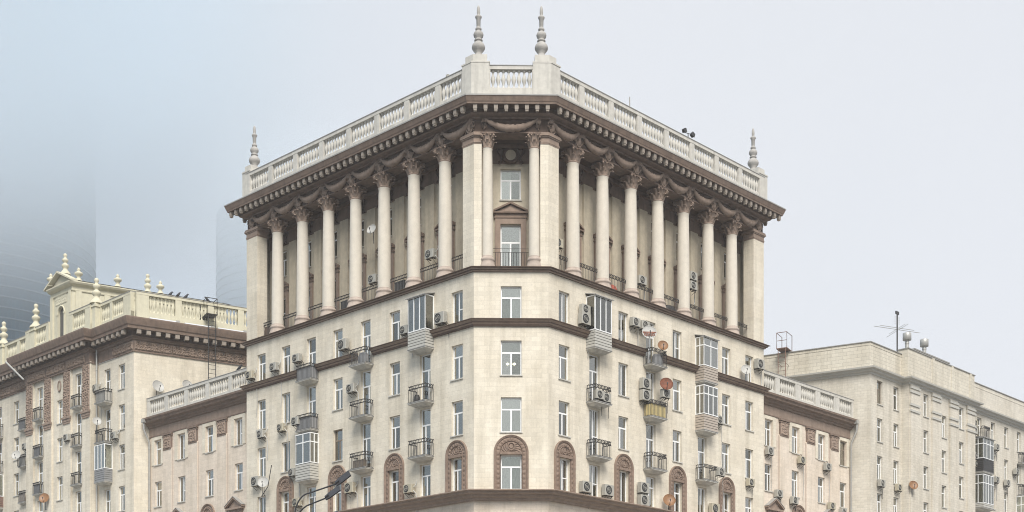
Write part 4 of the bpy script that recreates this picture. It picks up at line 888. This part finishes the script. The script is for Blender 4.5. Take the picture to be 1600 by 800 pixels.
for x, z, l, k in ((3.02, 26.82, 'upper of two stacked air conditioners on the glazed balcony nearest the tower corner', 'n'),
    (3.0, 26.22, 'lower of two stacked air conditioners on the glazed balcony nearest the tower corner', 'b'),
    (7.9, 27.08, 'corner-side one of the air conditioner pair above the striped dish', 'n'), (8.85, 27.08, 'outer one of the air conditioner pair above the striped dish', 'n'),
    (22.0, 27.1, 'air conditioner high on the tower edge over the brick block side wing', 'b'),
    (8.95, 23.35, 'upper of two stacked fans beside the yellow-fronted balcony', 'b'), (8.95, 22.6, 'lower of two stacked fans beside the yellow-fronted balcony', 'b'),
    (3.1, 16.0, 'air conditioner corner-side of the french window over the bottom cornice', 'b'), (5.2, 16.05, 'air conditioner between french window and arch over the bottom cornice', 'b'),
    (8.75, 16.65, 'upper of two stacked air conditioners by the french window near the amber dish', 'b'), (8.75, 15.85, 'lower of two stacked air conditioners by the french window next to the amber dish', 'b'),
    (20.9, 18.55, 'small air conditioner under an outer tower window close to the brick-side wing', 's'),
    (17.1, 22.35, 'air conditioner on the outer flank of the blank-fronted glazed balcony', 's'),
    (16.5, 16.2, 'dark-fanned air conditioner between french window and outermost arch', 'b')):
    ac(TRW, x, z, l, k)
for W, x, z, o_, l in ((TRW, 3.9, 21.7, .5, 'larger fan unit standing on the open balcony under the corner-side glazed balcony'), (TRW, 4.6, 21.65, .45, 'second fan unit on the open balcony under the corner-side glazed balcony'),
    (TRW, 10.6, 22.95, .45, 'fan unit on top of the yellow-fronted balcony under the orange dish'), (TRW, 16.55, 18.65, .6, 'dark air conditioner on the railing of the outermost open balcony'),
    (TLW, -16.5, 22.0, .5, 'fan unit inside the grey-panelled balcony above the ribbed glazed one')):
    ac(W, x, z, l, 'n', o_)
for W, x, z, l in ((TLW, -4.45, 30.7, 'air conditioner hanging behind the colonnade railing near the corner pier, pavilion side'), (TLW, -9.95, 30.4, 'air conditioner with a dish over it between two middle columns, pavilion side'),
    (TRW, 1.5, 30.7, 'dark air conditioner next to the big corner pier inside the colonnade'), (TRW, 9.65, 30.35, 'air conditioner behind the railing between two middle columns, brick block side'),
    (TRW, 15.2, 31.95, 'upper of two stacked air conditioners behind the colonnade'), (TRW, 15.2, 31.3, 'lower of two stacked air conditioners behind the colonnade')):
    ac(W, x, z, l, 'n', -.75)
WR_L = [(1.55, 21.4, 'air conditioner below the wing window next to the tower edge'), (5.9, 21.35, 'air conditioner below the second top-row window of the brick-side wing'), (9.6, 21.35, 'air conditioner below the third top-row window of the brick-side wing'),
    (2.75, 18.45, 'air conditioner over the small pediment next to the tower edge'), (4.85, 18.2, 'air conditioner above the arched window of the brick-side wing'), (10.2, 18.4, 'air conditioner over the farther pediment of the brick-side wing'), (11.9, 18.1, 'air conditioner next to the downpipe of the brick-side wing')]
for x, z, l in WR_L: ac(WRW, x, z, l, 'n')
for x, z, o_, l in ((-5.5, 28.85, .1, 'air conditioner by the downpipe over the panelled balcony of the pavilion block'), (-2.5, 24.55, .12, 'air conditioner under a small window near the corner of the pavilion block'),
    (-9.3, 25.3, PR + .1, 'air conditioner between pilaster and balcony in the middle of the pavilion block'), (-17.6, 25.8, .15, 'air conditioner on the cluttered balcony by the last carved pilaster')):
    ac(LBW, x, z, l, 'n', o_)
for x, z, l in ((1.3, 20.6, 'air conditioner under the window nearest the corner of the brick block'), (4.1, 20.6, 'air conditioner next to the orange dish on the brick block'), (17.85, 28.0, 'upper of two stacked air conditioners near the brick block cornice'),
    (17.85, 27.35, 'lower of two stacked air conditioners near the brick block cornice'), (22.3, 26.55, 'air conditioner with a bent pipe below a top window of the brick block'), (18.0, 25.15, 'upper unit on the flank of the tall glazed balcony of the brick block'),
    (18.0, 24.45, 'lower unit on the flank of the tall glazed balcony of the brick block'), (22.3, 23.6, 'air conditioner beside the dark front of the tall glazed balcony'), (24.6, 23.6, 'air conditioner under an elbow pipe on the brick block'), (26.6, 24.9, 'air conditioner under the outer small balconies of the brick block')):
    ac(RBW, x, z, l, 'n')

# ------------------------------------------------------------------ dishes
def dish(W, x, o_, z, r, mat, label, turn=0, tilt=.35, stripe=None, arm=True):
    base = W.mat(x, o_, z, turn); t = thing('satellite_dish', label, 'satellite dish', base, 'satellite dishes on the buildings')
    b = MB(mat); N = 24; rows = [[(q * r * cos(2 * pi * k / N), -.0 - .28 * r * (q * q), q * r * 1.05 * sin(2 * pi * k / N) + tilt * .28 * r * q * q * 0) for k in range(N)] for q in (.02, .25, .5, .75, .95, 1.0)]
    R_ = Matrix.Rotation(-tilt, 4, 'X'); b.grid(rows, 0, True, True); rows2 = [[(p[0], p[1] + .015, p[2]) for p in rr_] for rr_ in rows]; b.grid(rows2, 0, True, True); b.tube([(1.0 * r * cos(2 * pi * k / N), -.28 * r, r * 1.05 * sin(2 * pi * k / N)) for k in range(N + 1)], .018, 5)
    put('reflector', b.mesh('reflector'), base @ R_, t)
    b = MB('iron'); b.tube([(0, -.02, -r), (0, -r * .9, -r * .35)], .018, 5); b.lathe([(-.06, .03), (.06, .045)], 8, 0, -r * .9, -r * .33); put('feed_arm', b.mesh('feed_arm'), base @ R_, t)
    b = MB('iron'); b.tube([(0, .05, 0), (0, .2, -.05), (0, .2, -r - .5)], .025, 6); b.tube([(0, .2, -r - .45), (0, max(.25, o_ + .0), -r - .45)], .025, 6); put('mount', b.mesh('mount'), base, t)
    if stripe:
        b = MB('orange'); 
        for k in range(7): x_ = (-.8 + k * .23) * r; b.xprism([(x_, -.1 * r), (x_ + .12 * r, -.1 * r), (x_ + .26 * r, -.62 * r), (x_ + .12 * r, -.62 * r)], -.24 * r, -.235 * r)
        b.box(-.95 * r, .95 * r, -.245 * r, -.235 * r, -.08 * r, .12 * r); put('painted_stripes', b.mesh('painted_stripes'), base @ R_, t)
dish(TRW, 8.7, .75, 26.45, .46, 'dish', 'pale dish with an orange painted band and dark stripes over the cluttered balcony', -.7, stripe=True)
dish(TRW, 10.2, .7, 25.95, .33, 'amber', 'small amber dish on the railing of the cluttered balcony', -.7)
dish(TRW, 10.5, .75, 23.5, .42, 'orange', 'dark orange dish above the yellow-fronted balcony', -.7)
dish(TRW, 11.2, .45, 16.1, .40, 'amber', 'rusty amber dish in front of an arch just above the bottom cornice', -.7)
dish(TRW, 20.1, .4, 26.3, .36, 'dish', 'grey dish on the string course in front of an outer window', -.7)
dish(TLW, -20.3, .6, 18.3, .38, 'dish', 'pale dish with a slanting pole before a window next to the low wing', .7)
dish(TLW, -10.0, -.55, 33.6, .32, 'dish', 'dish bracketed high between two columns of the colonnade', .3)
dish(LEW, 1.75, .5, 28.15, .48, 'dish', 'pale dish on the blank end wall just above the low wing balustrade', .2)
dish(LEW, 4.1, .5, 28.5, .45, 'dish', 'pale dish half hidden behind the low wing balustrade near the ladder', .2)
dish(RBW, 5.3, .9, 20.85, .36, 'amber', 'orange-brown dish on the brick block next to an air conditioner', -.7)
dish(LBW, -23.0, 1.1, 25.3, .42, 'orange', 'orange dish between the stacked balconies at the far end of the pavilion block', .7)
dish(LBW, -18.1, .85, 25.0, .4, 'dish', 'pinkish pale dish on the balcony by the last carved pilaster', .7)
dish(LBW, -12.8, .95, 20.6, .42, 'amber', 'rusty dish in front of a plain pilaster low on the pavilion block', .7)
dish(LBW, -4.1, .9, 25.8, .34, 'dish', 'grey dish turned sideways on the open balcony of the pavilion block', 1.2)
b = MB('iron'); b.tube([(0, 0, 0), (-.1, 0, 1.5)], .03, 5); b.tube([(0, 0, 0), (-.5, 0, -.8)], .03, 5)
thing('slanting_pole', 'thin pole slanting up beside the pale dish near the low wing', 'pole', TLW.mat(-19.9, .5, 18.0) @ Matrix.Rotation(.35, 4, 'Y'), None, b.mesh('slanting_pole'))

# ------------------------------------------------------------------ roof items
t = thing('roof_antenna', 'tall aerial mast with crossed rods on the brick block roof', 'antenna', RBW.mat(10.0, -3, 31.4))
b = MB('iron'); b.tube([(0, 0, 0), (0, 0, 5.4)], .06, 6); b.box(-.25, .25, -.05, .05, 5.2, 5.45); put('mast', b.mesh('mast'), RBW.mat(10.0, -3, 31.4), t)
b = MB('pipe')
for z, L_ in ((3.9, 2.3), (4.05, 1.7)): b.tube([(-L_, L_ * .4, z), (L_, -L_ * .4, z)], .025, 4); b.tube([(-L_ * .5, -L_ * .7, z - .1), (L_ * .5, L_ * .7, z - .1)], .02, 4)
for k in range(5): b.tube([(-.3, .1, 4.4 + k * .15), (.3, -.1, 4.4 + k * .15)], .012, 4)
put('rods', b.mesh('rods'), RBW.mat(10.0, -3, 31.4), t)
for x, z, h in ((12.9, 31.4, 4.3), (16.1, 33.9, 1.9)):
    lab = 'taller round-capped metal vent beside the aerial on the brick block roof' if x < 14 else 'shorter round-capped metal vent on the stair head of the brick block'
    t = thing('roof_vent', lab, 'vent', RBW.mat(x, -3.6, z), 'roof vents on the brick block'); b = MB('pipe'); b.lathe([(0, .17), (h - .6, .17)], 12); put('stack', b.mesh('stack'), RBW.mat(x, -3.6, z), t)
    b = MB('pipe'); b.lathe([(h - .62, .36), (h - .615, .375), (h - .02, .375), (h - .015, .37), (h, .36)], 14); b.lathe([(h - .9, .2), (h - .62, .18)], 10); put('cowl', b.mesh('cowl'), RBW.mat(x, -3.6, z), t)
t = thing('roof_floodlight', 'pair of small floodlights on a post above the brick-side roof balustrade', 'floodlight', TRW.mat(14.7, -.6, 38.6)); b = MB('iron'); b.tube([(0, 0, 0), (0, 0, 2.9)], .03, 6); b.tube([(-.4, 0, 2.85), (.4, 0, 2.95)], .025, 5); put('post', b.mesh('post'), TRW.mat(14.7, -.6, 38.6), t)
for s in (-1, 1):
    b = MB('iron'); b.box(-.12, .12, -.1, .08, -.02, .22); b.box(-.15, .15, -.13, -.1, -.04, .24); put('lamp_head', b.mesh('lamp_head'), TRW.mat(14.7 + s * .42, -.6, 41.45) @ Matrix.Rotation(.4 * s, 4, 'Y'), t)
b = MB('spire'); b.tube([(0, 0, 0), (0, 0, 3.2)], .035, 6, 0); thing('lightning_rod', 'thin metal rod standing up behind the brick-side roof balustrade', 'lightning rod', TRW.mat(8.3, -.5, 38.6), None, b.mesh('lightning_rod'))
t = thing('security_camera', 'small camera on a post above the pavilion-side roof balustrade', 'camera', TLW.mat(-2.45, -.3, 38.6)); b = MB('iron'); b.tube([(0, 0, 0), (0, 0, 2.25)], .025, 6); put('post', b.mesh('post'), TLW.mat(-2.45, -.3, 38.6), t)
b = MB('acw'); b.box(-.09, .09, -.2, .12, 2.25, 2.42); b.lathe([(-.0, .06), (.05, .06)], 8, 0, -.2, 2.3); put('camera_body', b.mesh('camera_body'), TLW.mat(-2.45, -.3, 38.6), t)
# crows
def crow():
    b = MB('bird'); path = [(-.30, 0, .02), (-.18, 0, .10), (-.06, 0, .17), (.04, 0, .25), (.10, 0, .34), (.15, 0, .40), (.2, 0, .4), (.27, 0, .385)]; rr_ = [.02, .05, .09, .10, .07, .055, .04, .008]
    b.tube(path, .1, 10, 0, rr_)
    for s in (-.04, .04): b.tube([(0, s, .12), (0.02, s, 0)], .012, 4)
    return b.mesh('crow')
cmesh = crow()
for x, z, rz, l in ((3.75 - .0, 35.6, .3, 'black crow perched nearest the pavilion on the yellow balustrade'), (4.35, 35.6, -.5, 'second black crow from the pavilion on the yellow balustrade'), (5.0, 35.6, .2, 'third black crow, just before the ladder top on the yellow balustrade'), (6.75, 35.6, 3.0, 'black crow past the ladder top on the yellow balustrade')):
    thing('crow', l, 'bird', LEW.mat(x - 1.0 + .15, .05, z, rz), 'crows on the balustrade', cmesh)
thing('crow', 'black crow perched on the low wing balustrade by the tower edge', 'bird', WLW.mat(-2.05, .1, 27.2, .5), 'crows on the balustrade', cmesh)
# balcony clutter
def clut(W, x, o_, z, label, cat, name, mat, dims):
    b = MB(mat); w_, d, h = dims; n = 5
    if name == 'planter': b.prism([(-w_ / 2, -d / 2), (w_ / 2, -d / 2), (w_ / 2, d / 2), (-w_ / 2, d / 2)], 0, h); b.box(-w_ / 2 - .02, w_ / 2 + .02, -d / 2 - .02, d / 2 + .02, h, h + .04)
    else:
        rows = [[((w_ / 2) * cos(a) * k, (d / 2) * sin(a) * k, z_) for a in [2 * pi * j / 12 for j in range(12)]] for z_, k in ((0, .9), (h * .3, 1.05), (h * .7, .95), (h * .95, .7), (h, .2))]; b.grid(rows, 0, True, True)
    thing(name, label, cat, W.mat(x, o_, z), None, b.mesh(name))
clut(TLW, -SLL[3] - .1, .4, FLOOR['C'] + .02, 'dark wooden planter box on the open balcony left of the street lamps', 'planter', 'planter', 'wood', (1.0, .3, .5))
clut(TLW, -SLL[3] + .2, .35, FLOOR['A'] + .02, 'grey wrapped bundle behind the railing over the pavilion-side string course', 'bundle', 'bundle', 'grey', (.9, .5, .75))
clut(TLW, -SLL[5], .35, FLOOR['A'] + .02, 'pale wrapped bundle heaped on the grey-fronted balcony', 'bundle', 'bundle', 'panel', (.9, .5, .9))
clut(TLW, -SLL[5] - .3, .35, FLOOR['B'] + .02, 'dark covered bundle on the balcony above the ribbed glazed one', 'bundle', 'bundle', 'beige', (.8, .5, .8))
clut(TLW, -SLL[1] - .3, .4, FLOOR['B'] + .02, 'dark round pot behind the curly railing near the corner', 'pot', 'flower_pot', 'iron', (.4, .4, .5))
clut(TRW, SRR[3] + .2, .35, FLOOR['A'] + .02, 'pale wrapped bundle under the small amber dish', 'bundle', 'bundle', 'grey', (.9, .5, .8))
clut(TRW, SRR[2] - .35, -.75, ZB1 + .06, 'rust red cloth bundle behind the colonnade railing', 'bundle', 'bundle', 'redc', (1.3, .4, .7))
clut(TRW, SRR[4] + .25, -.75, ZB1 + .06, 'black bags heaped behind the colonnade railing, brick block side', 'bags', 'bag_heap', 'iron', (1.3, .4, .75))
clut(TLW, -SLL[7] - .2, -.75, ZB1 + .06, 'dark covered heap in the outermost bay of the colonnade', 'heap', 'covered_heap', 'brown2', (1.1, .4, 1.0))
clut(TLW, -SLL[4] + .1, -.75, ZB1 + .06, 'dark crate behind the colonnade railing between middle columns', 'crate', 'planter', 'iron', (1.0, .35, .85))
clut(TLW, -SLL[2] - .2, -.75, ZB1 + .06, 'dark cabinet behind the colonnade railing near the corner', 'cabinet', 'planter', 'iron', (.9, .35, .9))
# lit lamp in the middle room
t = thing('ceiling_lamp', 'lit two-shade lamp in the room behind the middle chamfer window', 'lamp', CHW.mat(CHL / 2, -.7, 23.2)); b = MB('iron'); b.tube([(-.2, 0, 0), (.2, 0, 0)], .02, 5); b.tube([(0, 0, 0), (0, 0, 1.15)], .012, 5); put('stem', b.mesh('stem'), CHW.mat(CHL / 2, -.7, 23.2), t)
for s in (-.2, .2): b = MB('bulb'); b.lathe([(-.07, .04), (-.03, .1), (.02, .1), (.06, .03)], 12); put('shade', b.mesh('shade'), CHW.mat(CHL / 2 + s, -.7, 23.15), t)

# ------------------------------------------------------------------ street lamp
LX, LY = -9.75, 60.0
t = thing('street_lamp', 'dark street lamp with flat heads on curved double arms before the tower', 'street lamp', Matrix.Translation((LX, LY, 0)))
b = MB('lamp'); b.lathe([(0, .16), (.3, .16), (.35, .11), (10.9, .07)], 12); put('pole', b.mesh('pole'), Matrix.Translation((LX, LY, 0)), t)
def arm(p, hd, L_=.8, wd=.40):
    b = MB('lamp'); b.tube([(x, y, z) for x, y, z in p], .035, 8); o = put('arm', b.mesh('arm'), Matrix.Translation((LX, LY, 0)), t)
    q = MB('lamp', 'acw'); q.prism([(0, -wd * .35), (L_ * .25, -wd / 2), (L_, -wd / 2), (L_, wd / 2), (L_ * .25, wd / 2), (0, wd * .35)], -.03, .03); q.box(L_ * .3, L_ * .93, -wd * .4, wd * .4, -.036, -.03); q.box(.02, .2, -.05, .05, .03, .09)
    put('lamp_head', q.mesh('lamp_head'), Matrix.Translation((LX + p[-1][0], LY + p[-1][1], p[-1][2])) @ hd, o)
def curve(a, b_, c, n=10): return [tuple(a[i] * (1 - t_) ** 2 + 2 * b_[i] * t_ * (1 - t_) + c[i] * t_ * t_ for i in range(3)) for t_ in [k / n for k in range(n + 1)]]
HR = lambda rz, ry, rx=0: Matrix.Rotation(rz, 4, 'Z') @ Matrix.Rotation(ry, 4, 'Y') @ Matrix.Rotation(rx, 4, 'X')
arm(curve((.03, 0, 10.7), (.12, -.1, 11.75), (.75, -.2, 11.85)) + [(1.95, -.45, 12.2)], HR(-.2, -.62, .95))
arm(curve((.03, 0, 10.5), (.25, -.5, 10.95), (.7, -.7, 11.2)) + [(1.6, -1.2, 11.45)], HR(-.3, -.55, .9))
arm(curve((.03, 0, 10.2), (.5, .3, 10.6), (.95, .3, 10.8)) + [(1.15, .3, 10.85)], HR(.1, -.25, .5), .85, .4)
b = MB('lamp'); b.tube([(.95, -.25, 11.9), (1.0, -.85, 11.25)], .012, 5); put('brace', b.mesh('brace'), Matrix.Translation((LX, LY, 0)), t)

# ------------------------------------------------------------------ glass towers in the fog
def glass_tower(cx, cy, R, H, label, gm='sky', bmt='skyband'):
    m = Matrix.Translation((cx, cy, 0)); t = thing('glass_tower', label, 'skyscraper', m)
    b = MB(gm, 'roof'); N = 72; P = [(R * cos(2 * pi * k / N), R * sin(2 * pi * k / N)) for k in range(N)]
    for k in range(N):
        a, c = P[k], P[(k + 1) % N]; u0, u1 = 2 * pi * R * k / N, 2 * pi * R * (k + 1) / N
        b.face([(*a, 0), (*c, 0), (*c, H), (*a, H)], uv=[(u0, 0), (u1, 0), (u1, H), (u0, H)])
    b.face([(*p, H) for p in P], 1); put('curtain_wall', b.mesh('curtain_wall'), m, t)
    bm = MB(bmt); rows = [[(r * cos(2 * pi * k / N), r * sin(2 * pi * k / N), z) for k in range(N + 1)] for r, z in ((R, 0), (R + .35, 0), (R + .35, .5), (R, .5))]; bm.grid(rows, 0, False); bme = bm.mesh('floor_band')
    for k in range(int(H / 4.1)): put('floor_band', bme, Matrix.Translation((cx, cy, k * 4.1)), t)
glass_tower(-217.0, 552.0, 44.0, 262.0, 'round blue-green glass skyscraper fading up into low cloud behind the pavilion block')
glass_tower(-119.0, 700.0, 34.0, 262.0, 'faint pale skyscraper almost lost in fog at the tower edge', 'hazesky', 'hazesky')
# ------------------------------------------------------------------ air
def vol(name, lo, hi, dens, col=(.92, .95, 1.0), grad=None, gx=None, gt=None):
    b = MB(); b.box(lo[0], hi[0], lo[1], hi[1], lo[2], hi[2]); me = b.mesh(name); m = bpy.data.materials.new(name); m.use_nodes = True; n = m.node_tree; n.nodes.clear()
    o = n.nodes.new('ShaderNodeOutputMaterial'); p = n.nodes.new('ShaderNodeVolumePrincipled'); p.inputs['Color'].default_value = (*col, 1); p.inputs['Density'].default_value = dens; p.inputs['Anisotropy'].default_value = 0
    if grad:
        g_ = n.nodes.new('ShaderNodeNewGeometry'); sx = n.nodes.new('ShaderNodeSeparateXYZ'); mr = n.nodes.new('ShaderNodeMapRange'); mr.interpolation_type = 'SMOOTHSTEP'
        mr.inputs[1].default_value = grad[0]; mr.inputs[2].default_value = grad[1]; mr.inputs[3].default_value = 0; mr.inputs[4].default_value = dens
        L(n, g_.outputs['Position'], sx.inputs[0]); L(n, sx.outputs[2], mr.inputs[0]); 
        m2 = n.nodes.new('ShaderNodeMapRange'); m2.interpolation_type = 'SMOOTHSTEP'; m2.inputs[1].default_value = gx[0]; m2.inputs[2].default_value = gx[1]; m2.inputs[3].default_value = 0; m2.inputs[4].default_value = 1
        mm_ = n.nodes.new('ShaderNodeMath'); mm_.operation = 'MULTIPLY'; L(n, sx.outputs[0], m2.inputs[0]); L(n, mr.outputs[0], mm_.inputs[0]); L(n, m2.outputs[0], mm_.inputs[1]); dn = mm_.outputs[0]
        if gt:
            m3 = n.nodes.new('ShaderNodeMapRange'); m3.interpolation_type = 'SMOOTHSTEP'; m3.inputs[1].default_value = gt[0]; m3.inputs[2].default_value = gt[1]; m3.inputs[3].default_value = 0; m3.inputs[4].default_value = 1
            m4 = n.nodes.new('ShaderNodeMath'); m4.operation = 'MULTIPLY'; L(n, sx.outputs[2], m3.inputs[0]); L(n, m3.outputs[0], m4.inputs[0]); L(n, dn, m4.inputs[1]); dn = m4.outputs[0]
        L(n, dn, p.inputs['Density'])
    L(n, p.outputs[0], o.inputs['Volume']); me.materials.append(m); ob = put(name, me); stuff(ob); return ob, m
vol('haze', (-340, -4, -1), (120, 760, 264), .0004, (.97, .985, 1))
vol('low_cloud', (-330, 395, 105), (-35, 445, 290), .085, (.875, .926, .965), (122, 200), (-42, -150))
vol('low_cloud', (-180, 636, 150), (-60, 662, 300), .032, (.875, .926, .965), (165, 235), (-174, -136), (300, 262))
